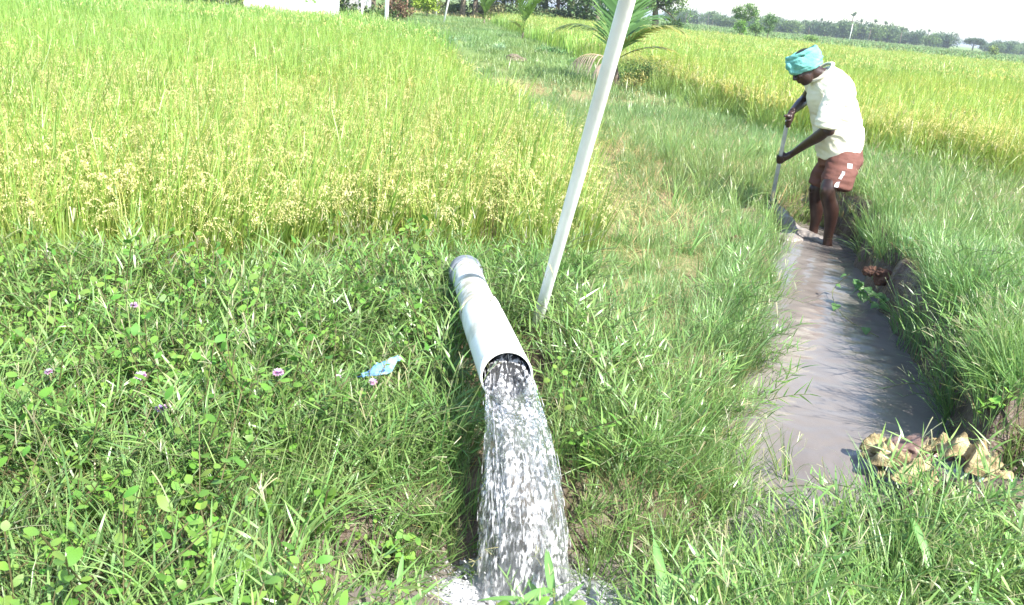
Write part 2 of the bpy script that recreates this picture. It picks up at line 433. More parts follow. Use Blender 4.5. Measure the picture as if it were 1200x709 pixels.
for k in range(5):                                              # broad leaved weeds
    mb = MB()
    for s in range(4):
        a0 = U(0, 6.28, 1)[0]; ns = 6; L = U(.10, .24, 1)[0]; rise = U(.5, 1.6, 1)[0]
        t = np.linspace(.15, 1, ns); x0, y0 = U(-.04, .04, 2)
        P = np.c_[x0+np.cos(a0)*L*t*.7, y0+np.sin(a0)*L*t*.7, L*rise*t]
        tube(mb, P, .0018, 3, (.2, .18, .08), cap=False)
        az = a0+np.arange(ns)*2.3+U(-.4, .4, ns)
        big = U(.014, .036, 1)[0]
        ribbons(mb, P, az, U(.8, 1.35, ns), U(0, .7, ns), big*U(.7, 1.3, ns), big*U(.45, .8, ns), 5, (.16, .30, .06), colvar(ns, .2), shape='oval', twist=RNG.normal(0, .3, ns))
    source('broad_weeds', mb, HERB)
for k in range(3):                                              # dead straw and litter
    mb = MB(); n = 26; b, a = disc(n, .10, .005)
    ribbons(mb, b, a, U(.9, 1.6, n), U(-.2, .35, n), U(.06, .2, n), U(.002, .005, n), 3, (.42, .34, .19), colvar(n), twist=RNG.normal(0, .5, n))
    source('straw', mb, STRAW)

def rice_hill(mb, ox, oy, nl, npn, seg, grains, wmul=1, lean=.12):
    n = nl; b, a = disc(n, .045, -.02); b[:, 0] += ox; b[:, 1] += oy
    az = a+RNG.normal(0, .8, n)
    # wind leans the leaves to +x
    t0 = U(.02, .30, n); az = np.where(RNG.random(n) < .35, RNG.normal(.1, .7, n), az)
    ribbons(mb, b, az, t0, U(.05, .75, n), U(.50, .92, n), U(.010, .017, n)*wmul, seg, (.245, .40, .095), colvar(n, .16), tip=(1.12, 1.08, .95), root=(1.25, 1.02, 1.05), power=2.2, twist=RNG.normal(0, .5, n))
    n = max(2, nl//6); b, a = disc(n, .05, 0); b[:, 0] += ox; b[:, 1] += oy
    ribbons(mb, b, a, U(.1, .6, n), U(.3, 1.6, n), U(.15, .45, n), U(.006, .010, n)*wmul, max(3, seg-1), (.42, .37, .15), colvar(n, .15))
    # panicles
    n = npn; b, a = disc(n, .04, 0); b[:, 0] += ox; b[:, 1] += oy
    az = np.where(RNG.random(n) < .5, RNG.normal(.2, .9, n), a)
    P = ribbons(mb, b, az, U(.03, .16, n), U(1.7, 2.7, n), U(.62, .82, n), np.full(n, .0034*wmul), 8, (.44, .47, .17), None, power=3.2, shape='stem')
    m = P.shape[1]; gb = []; ga = []
    for i in range(n):
        nb = 5 if grains > 8 else 0                              # short side branches bend off the head, grains along them
        for j in range(nb):
            f = m-1-.4-j*.55; i0 = int(f); fr = f-i0; p = P[i, i0]*(1-fr)+P[i, min(i0+1, m-1)]*fr
            t = P[i, min(i0+1, m-1)]-P[i, i0]; t = t/np.linalg.norm(t); d = t+RNG.normal(0, .2, 3); d /= np.linalg.norm(d)
            Lb = RNG.uniform(.06, .105)
            for q in range(grains//nb):
                u = (q+.5)/(grains//nb)*Lb; gb.append(p+d*u+np.array([0, 0, -4.5*u*u])+RNG.normal(0, .0028, 3)); ga.append(math.atan2(d[1], d[0]))
    if gb:
        gb = np.array(gb); k = len(gb)
        ribbons(mb, gb, np.array(ga)+RNG.normal(0, .6, k), U(1.9, 2.8, k), U(-.2, .2, k), U(.008, .0115, k), U(.0036, .0052, k), 2, (.66, .62, .33), colvar(k, .12), shape='oval')
    else:
        for j in (0, 1, 2):
            ii = m-2-j; dd = P[:, ii+1]-P[:, ii]; az2 = np.arctan2(dd[:, 1], dd[:, 0]); L2 = np.linalg.norm(dd, axis=1); th2 = np.arccos(np.clip(dd[:, 2]/L2, -1, 1))
            for q in range(2): ribbons(mb, P[:, ii]+RNG.normal(0, .012, (n, 3)), az2+RNG.normal(0, .3, n), th2+RNG.normal(0, .15, n), U(.1, .5, n), L2*U(.7, 1.2, n), U(.010, .018, n), 3, (.60, .58, .28), colvar(n, .12), shape='oval')
for k in range(5):
    mb = MB(); rice_hill(mb, 0, 0, 26, 11, 7, 50); source('rice_hill', mb, RICE)
for k in range(4):                                              # farther: four hills in one clump, lighter
    mb = MB()
    for ox in (-.1, .1):
        for oy in (-.1, .1): rice_hill(mb, ox+U(-.03, .03, 1)[0], oy+U(-.03, .03, 1)[0], 14, 6, 4, 7, 1.5)
    source('rice_patch', mb, RICE)
for k in range(3):                                              # far: 1.2 m patch
    mb = MB(); n = 150
    b = np.c_[U(-.65, .65, n), U(-.65, .65, n), U(0, .12, n)]
    ribbons(mb, b, RNG.normal(.1, 1.3, n), U(.02, .3, n), U(.05, .8, n), U(.6, .82, n), U(.03, .05, n), 3, (.245, .40, .10), colvar(n, .15), power=2)
    n = 60; b = np.c_[U(-.65, .65, n), U(-.65, .65, n), U(.62, .74, n)]
    ribbons(mb, b, U(0, 6.28, n), U(.6, 1.4, n), U(.8, 1.4, n), U(.08, .15, n), U(.018, .03, n), 3, (.52, .50, .20), colvar(n, .12))
    source('rice_far', mb, RICE)
for k in range(3):
    mb = MB(); n = 60; b = np.c_[U(-.3, .3, n), U(-.3, .3, n), U(-.03, .02, n)]
    ribbons(mb, b, U(0, 6.28, n), U(.1, .7, n), U(.2, 1.2, n), U(.14, .34, n), U(.010, .018, n), 4, (.225, .335, .12), colvar(n, .18))
    source('grass_far', mb, GRASS)

def scatter(name, kind, x, y, z, scale, tint, label, cat, rot=None, tilt=.12):
    n = len(x)
    me = bpy.data.meshes.new(name); me.vertices.add(n)
    me.vertices.foreach_set('co', np.c_[x, y, z].astype(np.float32).ravel())
    if rot is None: rot = np.c_[RNG.normal(0, tilt, n), RNG.normal(0, tilt, n), U(0, 6.28, n)]
    for nm, ty, dat, key in (('rot', 'FLOAT_VECTOR', rot, 'vector'), ('scl', 'FLOAT', scale, 'value'),
                             ('pick', 'INT', RNG.integers(0, len(SRC[kind].objects), n), 'value'), ('tint', 'FLOAT_VECTOR', tint, 'vector')):
        a = me.attributes.new(nm, ty, 'POINT'); a.data.foreach_set(key, np.asarray(dat, np.int32 if ty == 'INT' else np.float32).ravel())
    o = bpy.data.objects.new(name, me); C.objects.link(o)
    ng = bpy.data.node_groups.new(name, 'GeometryNodeTree')
    ng.interface.new_socket('Geometry', in_out='INPUT', socket_type='NodeSocketGeometry')
    ng.interface.new_socket('Geometry', in_out='OUTPUT', socket_type='NodeSocketGeometry')
    N, L = ng.nodes, ng.links
    gi = N.new('NodeGroupInput'); go = N.new('NodeGroupOutput')
    ci = N.new('GeometryNodeCollectionInfo'); ci.inputs['Collection'].default_value = SRC[kind]; ci.inputs['Separate Children'].default_value = True; ci.inputs['Reset Children'].default_value = True
    ip = N.new('GeometryNodeInstanceOnPoints'); ip.inputs['Pick Instance'].default_value = True
    def attr(nm, ty): a = N.new('GeometryNodeInputNamedAttribute'); a.data_type = ty; a.inputs['Name'].default_value = nm; return a.outputs['Attribute']
    er = N.new('FunctionNodeEulerToRotation'); L.new(attr('rot', 'FLOAT_VECTOR'), er.inputs[0])
    L.new(gi.outputs[0], ip.inputs['Points']); L.new(ci.outputs[0], ip.inputs['Instance'])
    L.new(er.outputs[0], ip.inputs['Rotation']); L.new(attr('scl', 'FLOAT'), ip.inputs['Scale']); L.new(attr('pick', 'INT'), ip.inputs['Instance Index'])
    L.new(ip.outputs[0], go.inputs[0])
    md = o.modifiers.new('cover', 'NODES'); md.node_group = ng
    return tag(o, label, cat, kind='stuff')

def tints(x, y, amt=.2, warm=0.0, seed=20, scale=.8, base=(1, 1, 1)):
    xy = np.c_[x, y]; n = len(x)
    v = 1+amt*vnoise(xy, scale, seed)+RNG.normal(0, amt*.3, n)
    h = amt*vnoise(xy, scale*.6, seed+1)+warm
    return np.clip(np.c_[v*(1+h), v, v*(1-h*.8)], .3, 2.2)*np.array(base)
def view_pts(y0, y1, dens, margin=.6, xmin=-1e9, xmax=1e9):
    """random points inside the strip of ground the view sweeps, at dens per m2"""
    n = int(dens*(y1-y0)*(1.5*(y0+y1)/2+2*margin+.8))
    y = np.sqrt(U(y0*y0, y1*y1, n)) if y0 > 1 else U(y0, y1, n)
    half = .72*y+margin+.4
    x = U(-1, 1, n)*half; k = (x > xmin) & (x < xmax)
    return x[k], y[k]

# bund and bank cover --------------------------------------------------------
def cover_mask(x, y, edge=.0, field=-.12):
    if len(x) > 0: ns = np.hypot((x-1.66)/.46, (y-2.46)/.40) > 1

    d, s = chan_dist(x, y); edge = np.where((s > 0) & (y > 3.0) & (y < 6.2), np.maximum(edge, .03+.12*sstep(-.1, .25, vnoise(np.c_[x, y], 2.4, 35)+.9*np.exp(-((y-4.75)/.4)**2)-.25)), np.where((y < 2.4), edge-.07, edge))
    return (d+.05*vnoise(np.c_[x, y], 4, 33) > edge) & (poly_dist(LEFT_FIELD, x, y) > field) & (poly_dist(RIGHT_FIELD, x, y) > field) & ns
PATH = smooth_pts([(.62, 3.5), (.75, 4.0), (1.0, 5.2), (.95, 7), (.85, 9), (.2, 13), (-.9, 18), (-2.3, 26), (-3.5, 33)], 60)
def path_d(x, y):
    d = np.full(len(x), 1e9)
    for p in PATH: d = np.minimum(d, np.hypot(x-p[0], (y-p[1])*.6))
    return d
def bare(x, y):
    """0..1 how worn the cover is"""
    wd = .6+.35*sstep(6, 11, y); p = sstep(wd, .0, path_d(x, y))*sstep(-.3, .2, vnoise(np.c_[x, y], np.where(y > 9, .6, 1.3)[:, None], 40))
    return p*sstep(3.0, 3.7, y)*(.62+.38*sstep(6, 8, y))
def taper(x, y):       # vegetation kept low on the pool's foreground lip so the pool shows
    r = np.hypot((x-.1)/.55, (y-1.75)/.5)
    return 1-.45*sstep(1.25, .5, r)
JX, JY = .12, 1.98
def off_jet(x, y):
    """room for the falling water and the pipe itself"""
    a = (np.abs(x-.10) < .17) & (y > 1.5) & (y < 2.24)
    t = np.clip((y-2.2)/1.28, 0, 1); px = .02-.22*t
    b = (np.abs(x-px) < .095) & (y > 2.18) & (y < 3.5) & (RNG.random(len(x)) < .8)
    c = (np.hypot((x-.10)/.13, (y-2.98)/.33) < 1) & (RNG.random(len(x)) < .93)
    return ~(a | b | c)

x, y = view_pts(1.15, 5.2, 190); k = cover_mask(x, y) & (RNG.random(len(x)) > bare(x, y)*.9) & off_jet(x, y); x, y = x[k], y[k]
right = (chan_dist(x, y)[1] > 0) & (y > 2.2)
leftlow = (x < -.1) & (y < 3.3) & (RNG.random(len(x)) < .15); x, y, right = x[~leftlow], y[~leftlow], right[~leftlow]
t = tints(x, y, .18, base=(1.0, 1.02, 1.08)); t[right] *= (.92, 1.0, .98)
sc = U(.75, 1.25, len(x))*taper(x, y); sc[right] *= 1.2; sc *= 1-.45*((poly_dist(LEFT_FIELD, x, y) < .7) & (x > -1.9))
scatter('bund_grass', 'fine_grass', x, y, ground_z(x, y), sc, t, 'fine bluish green grass covering the near bunds and banks', 'grass')
x, y = view_pts(5.0, 13, 110, xmax=9); k = cover_mask(x, y) & (RNG.random(len(x)) > bare(x, y)*.85); x, y = x[k], y[k]
scatter('bund_grass', 'fine_grass', x, y, ground_z(x, y), U(.6, 1.05, len(x)), tints(x, y, .22, base=(.88, .95, .98)), 'fine pale green grass on the bund between the two rice fields', 'grass')
x, y = view_pts(12, 62, 9, xmax=60); k = cover_mask(x, y) & (RNG.random(len(x)) > bare(x, y)*.93); x, y = x[k], y[k]
scatter('bund_grass', 'grass_far', x, y, ground_z(x, y), U(.45, .9, len(x)), tints(x, y, .25, base=(.92, .93, 1.0)), 'low grass on the far stretch of the bund towards the trees', 'grass')

x, y = view_pts(1.15, 9.5, 34); d, s = chan_dist(x, y)
pr = np.where((s > 0) & (y > 2.2) & (d < 1.3), .9, np.where((d < .7) & (y > 2.6), .75, .35)); pr = np.where(pr == .35, .5, pr); pr = np.where(path_d(x, y) < .5, .2, pr); pr = np.where((x < .2) & (y > 1.2), .55, pr); pr = np.where((poly_dist(LEFT_FIELD, x, y) < .35) & (x < -1.5), .7, pr); pr = np.where(d < .12, .95, pr); pr = np.where((poly_dist(LEFT_FIELD, x, y) < .9) & (x > -1.7) & (x < .5) & (y < 5.2), .22, pr)
k = cover_mask(x, y, .03) & (RNG.random(len(x)) < pr) & off_jet(x, y); x, y = x[k], y[k]
sc = U(.55, 1.05, len(x))*taper(x, y)
t = tints(x, y, .22, base=(1.0, 1.03, 1.12)); lb = (chan_dist(x, y)[1] < 0) & (y > 2.7) & (chan_dist(x, y)[0] < .8); t[lb] *= (1.15, 1.1, 1.1)
scatter('long_grass', 'long_grass', x, y, ground_z(x, y), sc, t, 'long arching grass leaning over the edges of the channel', 'grass', tilt=.22)

x, y = view_pts(8, 24, 26, xmin=1, xmax=9); dr = poly_dist(RIGHT_FIELD, x, y); k = (dr > -.2) & (dr < .55+.3*vnoise(np.c_[x, y], .9, 19)); x, y = x[k], y[k]
scatter('field_edge_grass', 'long_grass', x, y, ground_z(x, y), U(.9, 1.5, len(x)), tints(x, y, .2, base=(1.1, 1.02, .9)), 'tall rough grass along the near edge of the right rice field', 'grass', tilt=.2)
x, y = view_pts(1.15, 4.6, 130); k = cover_mask(x, y, -.02) & (RNG.random(len(x)) < np.where((x < .4) | (y < 2.2), 1, .5)*sstep(-.9, .1, vnoise(np.c_[x, y], 1.6, 51))) & off_jet(x, y); x, y = x[k], y[k]
k = (path_d(x, y) > .3) & ((poly_dist(LEFT_FIELD, x, y) > .35) | (x < -1.7)); x, y = x[k], y[k]
scatter('creeping_grass', 'creeping_grass', x, y, ground_z(x, y)+U(.02, .13, len(x)), U(.8, 1.25, len(x))*taper(x, y), tints(x, y, .2, base=(1.0, 1.03, 1.05)), 'creeping short leaved grass around the pool under the pipe', 'grass', tilt=.3)
x, y = view_pts(1.15, 4.2, 150); k = cover_mask(x, y, .0) & off_jet(x, y)
wgt = np.where(x < -.4, 1.0, np.where(x < .05, .45, np.where(x < .4, .12, .05)))*np.where(y > 3.3, .3, 1)*sstep(-.6, .15, vnoise(np.c_[x, y], 2.0, 60)); k &= RNG.random(len(x)) < wgt; x, y = x[k], y[k]
scatter('broad_weeds', 'broad_weeds', x, y, ground_z(x, y)+U(.0, .10, len(x)), U(.8, 1.3, len(x))*taper(x, y), tints(x, y, .2), 'bright broad leaved weeds in the lower left verge', 'weeds', tilt=.25)
x, y = view_pts(1.6, 16, 40); k = cover_mask(x, y, .05) & (RNG.random(len(x)) < .12+bare(x, y)+.5*(path_d(x, y) < .4)); x, y = x[k], y[k]
scatter('dry_straw', 'straw', x, y, ground_z(x, y)+.01, U(.8, 1.6, len(x)), tints(x, y, .2), 'dead straw lying along the trodden path', 'straw', tilt=.1)

x, y = view_pts(1.1, 2.35, 150, xmin=.4); k = (chan_dist(x, y)[0] > -.02) & (y < np.where(x > 1.15, 1.86, 2.0+.1*x)); x, y = x[k], y[k]
scatter('foreground_grass', 'long_grass', x, y, ground_z(x, y), U(.45, .85, len(x))*np.where(x > 1.05, .68, 1), tints(x, y, .2), 'tall tufts of grass in front of the channel at the lower right', 'grass', tilt=.25)
x, y = view_pts(2.9, 6.4, 120, xmin=1.2); d, s_ = chan_dist(x, y); k = (d > .0) & (d < .22) & (s_ > 0) & (RNG.random(len(x)) < .5+.5*(vnoise(np.c_[x, y], 2, 37) > 0)) & (np.hypot((x-2.3)/.3, (y-4.8)/.35) > 1); x, y = x[k], y[k]
scatter('overhanging_grass', 'long_grass', x, y, ground_z(x, y)+.05, U(.45, .8, len(x)), tints(x, y, .2, base=(.9, .95, .95)), 'dark green grass hanging over the undercut right bank', 'grass', rot=np.c_[RNG.normal(0, .2, len(x)), RNG.normal(-.45, .2, len(x)), RNG.normal(0, .5, len(x))])
x, y = view_pts(3.0, 4.7, 90, xmax=.4); dl = poly_dist(LEFT_FIELD, x, y); k = (dl > -.15) & (dl < .55) & off_jet(x, y) & (RNG.random(len(x)) < .6); x, y = x[k], y[k]
scatter('field_edge_grass', 'long_grass', x, y, ground_z(x, y), U(.42, .78, len(x)), tints(x, y, .18, base=(1.1, 1.08, 1.35)), 'pale thin bladed grass fringing the front of the left rice field', 'grass', tilt=.15)
x, y = view_pts(1.7, 2.75, 170, xmin=-1.1, xmax=.95); d, s_ = chan_dist(x, y); k = (d > -.02) & (d < .52) & (y > 1.85) & (np.abs(x-.07) > .11) & (RNG.random(len(x)) < .8); x, y = x[k], y[k]
scatter('overhanging_grass', 'long_grass', x, y, ground_z(x, y)+.03, U(.42, .75, len(x)), tints(x, y, .2), 'grass tufts hanging over the steep bank beside the falling water', 'grass', tilt=.45)
x, y = view_pts(1.7, 2.7, 70, xmin=.3, xmax=1.35); d, s_ = chan_dist(x, y); k = (d < .06) & (d > -.16) & (RNG.random(len(x)) < .75); x, y = x[k], y[k]
scatter('wading_grass', 'long_grass', x, y, np.full(len(x), -.03), U(.35, .7, len(x)), tints(x, y, .2), 'grass standing in the shallow mud between the pool and the channel', 'grass', tilt=.35)
# rice -----------------------------------------------------------------------
def rice_pts(poly, y0, y1, sp, jitter=.3):
    xs = np.arange(-.74*y1-1, .74*y1+1, sp); ys = np.arange(y0, y1, sp)
    X, Y = np.meshgrid(xs, ys); x = X.ravel()+RNG.normal(0, sp*jitter*.5, X.size); y = Y.ravel()+RNG.normal(0, sp*jitter*.5, X.size)
    a = .22; k = (np.abs(x) < .72*y+1.0) & (poly_dist(poly, x, y) < edge_noise(x, y)); return x[k], y[k]
LT = (1.0, 1.0, 1.0); RT = (1.08, 1.0, .92)
def rice_rot(n): return np.c_[RNG.normal(-.03, .07, n), RNG.normal(.10, .08, n), RNG.normal(0, .9, n)]
def rice(name, kind, poly, y0, y1, sp, base, label, warm=0, s0=.92, s1=1.08):
    x, y = rice_pts(poly, y0, y1, sp)
    k = (RNG.random(len(x)) > .05) & (vnoise(np.c_[x, y], 1.5, 91)+.5*vnoise(np.c_[x, y], 6, 92) > -.62); x, y = x[k], y[k]
    h = 1+.06*vnoise(np.c_[x, y], .5, 70)
    ed = sstep(-.05, -.5, poly_dist(poly, x, y)); h = h*(1-(1-ed)*U(0, .28, len(x)))
    o = scatter(name, kind, x, y, ground_z(x, y), U(s0, s1, len(x))*h, tints(x, y, .13, warm, 80, .45, base), label, 'rice', rot=rice_rot(len(x)))
    return o
rice('rice_crop', 'rice_hill', LEFT_FIELD, 2.8, 9.5, .18, LT, 'ripening rice plants standing in the near part of the left field')
rice('rice_crop', 'rice_patch', LEFT_FIELD, 9.3, 17, .27, (1.0, 1.02, 1.0), 'green rice in the middle of the left field')
rice('rice_crop', 'rice_far', LEFT_FIELD, 16.8, 30, .8, (1.0, 1.03, 1.05), 'green rice at the far end of the left field before the white hut')
rice('rice_crop', 'rice_hill', RIGHT_FIELD, 7, 12, .18, RT, 'golden ripening rice along the near edge of the right field')
rice('rice_crop', 'rice_patch', RIGHT_FIELD, 11.9, 22, .30, RT, 'yellow green rice in the middle of the right field behind the man')
rice('rice_crop', 'rice_far', RIGHT_FIELD, 21.7, 63, .85, (1.12, 1.02, 1.0), 'pale yellow rice at the far side of the right field')
#@@OBJ
# ---------------------------------------------------------------- discharge pipe
PVC = mat_solid('white_plastic', (.52, .48, .38), (.90, .89, .86), 6, .42, .4, bump=.2, bscale=60, c3=(.88, .87, .83), detail=9)
PVC2 = mat_solid('grimy_white_plastic', (.34, .32, .24), (.80, .79, .73), 14, .5, .35, bump=.15, bscale=60, c3=(.74, .74, .70))
PIN = mat_solid('wet_dark_bore', (.05, .055, .08), (.16, .17, .21), 20, .15, .6)  # inner wall of the white pipe, coloured far darker than its outside
RING = mat_solid('blue_grey_plastic', (.12, .135, .16), (.26, .28, .30), 20, .5, .4)
DARK = mat_solid('dark_hollow', (.02, .02, .025), (.035, .035, .04), 10, .9, .1)

def hollow(mb, pts, ro, ri, seg=40, mi=0, mi_in=1, depth=None):
    """open pipe: outer wall, lip, inner wall"""
    pts = [Vector(p) for p in pts]; n = len(pts); V = []; rings = []
    seqo = [(p, r) for p, r in zip(pts, ro)]; seqi = [(p, r) for p, r in zip(pts, ri)][::-1]
    prev = None
    frames = []
    for i in range(n):
        t = (pts[min(i+1, n-1)]-pts[max(i-1, 0)]).normalized()
        x = t.cross(Vector((0, 0, 1))).normalized(); frames.append((x, t.cross(x)))
    order = [(i, ro[i], 0) for i in range(n)]+[(i, ri[i], 1) for i in range(n-1, -1, -1)]
    for i, r, _ in order:
        x, y = frames[i]
        for k in range(seg):
            a = 2*PI*k/seg; V.append(tuple(pts[i]+x*(math.cos(a)*r)+y*(math.sin(a)*r)))
    m = len(order); Fo, Fi = [], []
    for j in range(m):
        j2 = (j+1) % m
        for k in range(seg):
            q = (j*seg+k, j*seg+(k+1) % seg, j2*seg+(k+1) % seg, j2*seg+k)
            (Fi if (j >= n and j < m-1) else Fo).append(q)
    mb.add(V, Fo, mi=mi); 
    mb.f += [tuple(i+mb.n-len(V) for i in q) for q in Fi]; mb.mi += [mi_in]*len(Fi)

MOUTH = Vector((.005, 2.20, .535)); MID = Vector((-.115, 2.86, .475)); FAR = at_y(546, 320, 3.48)
pipe = thing('discharge_pipe', 'fat white plastic pipe lying in the grass and pouring water from its open end', 'pipe', (0, 0, 0))
def lerp(a, b, t): return a+(b-a)*t
mb = MB(); P = [lerp(MOUTH, MID, t) for t in np.linspace(0, 1, 14)]
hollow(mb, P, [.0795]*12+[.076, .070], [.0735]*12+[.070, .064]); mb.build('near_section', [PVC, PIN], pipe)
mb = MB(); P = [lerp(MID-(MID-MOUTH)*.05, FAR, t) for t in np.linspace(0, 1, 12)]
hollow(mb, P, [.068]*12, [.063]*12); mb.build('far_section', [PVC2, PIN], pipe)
mb = MB(); d = (FAR-MID).normalized()
hollow(mb, [FAR-d*.03, FAR-d*.02, FAR+d*.035, FAR+d*.045], [.070, .077, .077, .070], [.0683]*4, 32); mb.build('end_collar', [RING, DARK], pipe)
mb = MB(); d = (MID-MOUTH).normalized()
hollow(mb, [MID-d*.015, MID-d*.005, MID+d*.03, MID+d*.04], [.0775, .0795, .0785, .071], [.069]*4, 32); mb.build('joint_ring', [PVC2, DARK], pipe)
# the elbow that goes down into the bund behind the collar
mb = MB(); e = [(FAR+Vector((-.01, .04, 0))), FAR+Vector((-.018, .09, -.022)), FAR+Vector((-.024, .13, -.07)), FAR+Vector((-.026, .14, -.14)), FAR+Vector((-.026, .14, -.34))]
tube(mb, smooth_pts([tuple(v) for v in e], 14), .066, 24, mi=0); mb.build('elbow', RING, pipe)

# ---------------------------------------------------------------- falling water
def jet_material(name, lo, hi, sx, sz, white=.85, thr=(.5, .62), floor=0.0):
    m, n, l, out = new_mat(name)
    gl = n.new('ShaderNodeBsdfPrincipled'); gl.inputs['Base Color'].default_value = (.96, .98, 1, 1); gl.inputs['Roughness'].default_value = .06; gl.inputs['IOR'].default_value = 1.2; gl.inputs['Transmission Weight'].default_value = 1
    tr = n.new('ShaderNodeBsdfTransparent'); tr.inputs[0].default_value = (.97, .98, .98, 1)
    g2 = n.new('ShaderNodeMixShader'); g2.inputs[0].default_value = lo; l.new(tr.outputs[0], g2.inputs[1]); l.new(gl.outputs[0], g2.inputs[2])
    wh = n.new('ShaderNodeBsdfPrincipled'); wh.inputs['Base Color'].default_value = (white, white, white*1.02, 1); wh.inputs['Roughness'].default_value = .25; wh.inputs['Specular IOR Level'].default_value = .7
    wt = n.new('ShaderNodeBsdfTranslucent'); wt.inputs[0].default_value = (white, white, white, 1)
    wm = n.new('ShaderNodeMixShader'); wm.inputs[0].default_value = .35; l.new(wh.outputs[0], wm.inputs[1]); l.new(wt.outputs[0], wm.inputs[2])
    tc = n.new('ShaderNodeTexCoord'); mp = n.new('ShaderNodeMapping'); mp.inputs['Scale'].default_value = (sx, sx, sz); l.new(tc.outputs['Object'], mp.inputs[0])
    nz = n.new('ShaderNodeTexNoise'); nz.inputs['Scale'].default_value = 1; nz.inputs['Detail'].default_value = 4; nz.inputs['Roughness'].default_value = .5; l.new(mp.outputs[0], nz.inputs['Vector'])
    n2 = n.new('ShaderNodeTexNoise'); n2.inputs['Scale'].default_value = .22; n2.inputs['Detail'].default_value = 3; l.new(mp.outputs[0], n2.inputs['Vector'])
    ad = n.new('ShaderNodeMath'); ad.operation = 'MULTIPLY_ADD'; ad.inputs[1].default_value = .55; l.new(n2.outputs['Fac'], ad.inputs[0])
    hf = n.new('ShaderNodeMath'); hf.operation = 'MULTIPLY_ADD'; hf.inputs[1].default_value = 1.0; hf.inputs[2].default_value = -.275; l.new(nz.outputs['Fac'], hf.inputs[0]); l.new(hf.outputs[0], ad.inputs[2])
    mr = n.new('ShaderNodeMapRange'); mr.inputs[1].default_value = thr[0]; mr.inputs[2].default_value = thr[1]; mr.inputs[4].default_value = hi; mr.inputs[3].default_value = floor; l.new(ad.outputs[0], mr.inputs[0])
    mx = n.new('ShaderNodeMixShader'); l.new(mr.outputs[0], mx.inputs[0]); l.new(g2.outputs[0], mx.inputs[1]); l.new(wm.outputs[0], mx.inputs[2]); l.new(mx.outputs[0], out.inputs[0])
    bp = n.new('ShaderNodeBump'); bp.inputs['Strength'].default_value = .7; bp.inputs['Distance'].default_value = .01; l.new(nz.outputs['Fac'], bp.inputs['Height'])
    for b in (gl, wh): l.new(bp.outputs[0], b.inputs['Normal'])
    return m
SHEET = jet_material('falling_clear_water', .42, .88, 105, 7, thr=(.51, .64), floor=.05)  # white streaks: air bubbles, and sun highlights put into the colour
DROPM = jet_material('water_drops', .75, .75, 60, 60, thr=(.38, .6), white=.9)
FOAM = jet_material('white_foam', .6, .85, 55, 55, thr=(.27, .45), white=.72)
jet = thing('water_jet', 'clear water gushing from the open pipe and splashing into the muddy pool', 'water', (0, 0, 0))
END = Vector((.118, 1.875, 0.0)); T = .335
def jpath(t, u=0, v=0):
    """t 0..1 along the fall; u across, v in depth, both -1..1"""
    x = MOUTH.x+(END.x-MOUTH.x)*(t**.95); y = MOUTH.y+(END.y-MOUTH.y)*t
    z = MOUTH.z-.010-(MOUTH.z-.01)*(.16*t+.84*t*t)
    wu = .064+.066*t**.95; wv = .066-.008*t+.02*t*t
    c = max(0, 1-t*3.2)                  # near the lip the stream still fills the round bore
    return Vector((x+u*wu, y+v*wv*(1-.3*c), z+v*.055*c*1.1))
mb = MB(); NT, NS = 150, 96
V = []
for i in range(NT):
    t = i/(NT-1)
    for k in range(NS):
        a = 2*PI*k/NS; V.append(jpath(t-.05*(1-t)*0, math.cos(a), math.sin(a)))
V = np.array([tuple(v) for v in V]); ang = np.tile(np.arange(NS)*2*PI/NS, NT); tt = np.repeat(np.linspace(0, 1, NT), NS)
cc = np.c_[np.cos(ang)*2.6, np.sin(ang)*2.6, tt*4.2-0]
dn = (vnoise(cc*np.array([2.2, 2.2, 1.0]), 1.6, 90, 4))
rad = (1+(.05+.16*tt)*dn*1.5)
cen = V.reshape(NT, NS, 3).mean(1).repeat(NS, 0)
V = cen+(V-cen)*rad[:, None]
Fq = [(i*NS+k, i*NS+(k+1) % NS, (i+1)*NS+(k+1) % NS, (i+1)*NS+k) for i in range(NT-1) for k in range(NS)]
mb.add(V, Fq); mb.build('stream', SHEET, jet)
mb = MB(); d2 = vnoise(cc*np.array([2.4, 2.4, 1.2])+7, 1.9, 95, 4); V3 = cen+(V-cen)/rad[:, None]*(.62+.30*d2)[:, None]; mb.add(V3, Fq); mb.build('inner_stream', SHEET, jet)
def drop(mb, p, r, L, d=Vector((0, 0, -1)), seg=5):
    pts = [p-d*(L*.5), p-d*(L*.28), p+d*(L*.15), p+d*(L*.42), p+d*L*.5]
    tube(mb, pts, [r*.15, r*.55, r, r*.75, r*.2], seg)
mb = MB(); rs = random.Random(5)
for i in range(620):
    t = rs.random()**.8; a = rs.random()*2*PI; q = .75+.34*rs.random()+.18*t*rs.random()
    p = jpath(t, math.cos(a)*q, math.sin(a)*q); d = (jpath(min(1, t+.05), math.cos(a)*q, math.sin(a)*q)-p).normalized()
    drop(mb, p, rs.uniform(.0006, .0018), rs.uniform(.014, .050), d)
tag(mb.build('streaming_drops', DROPM, jet), kind='stuff')
mb = MB()                                                       # beaded strings running down the skin of the jet
for i in range(70):
    a = rs.random()*2*PI; t0 = rs.random()*.7; t1 = min(1, t0+rs.uniform(.12, .35)); q = rs.uniform(.9, 1.04)
    pts = [jpath(t0+(t1-t0)*j/9, math.cos(a+.02*j)*q, math.sin(a+.02*j)*q) for j in range(10)]
    r0 = rs.uniform(.0008, .0022); tube(mb, pts, [r0*(.2+.8*abs(math.sin(j*1.1+i)))*(.3 if j in (0, 9) else 1) for j in range(10)], 6)
tag(mb.build('streaming_strings', DROPM, jet), kind='stuff')
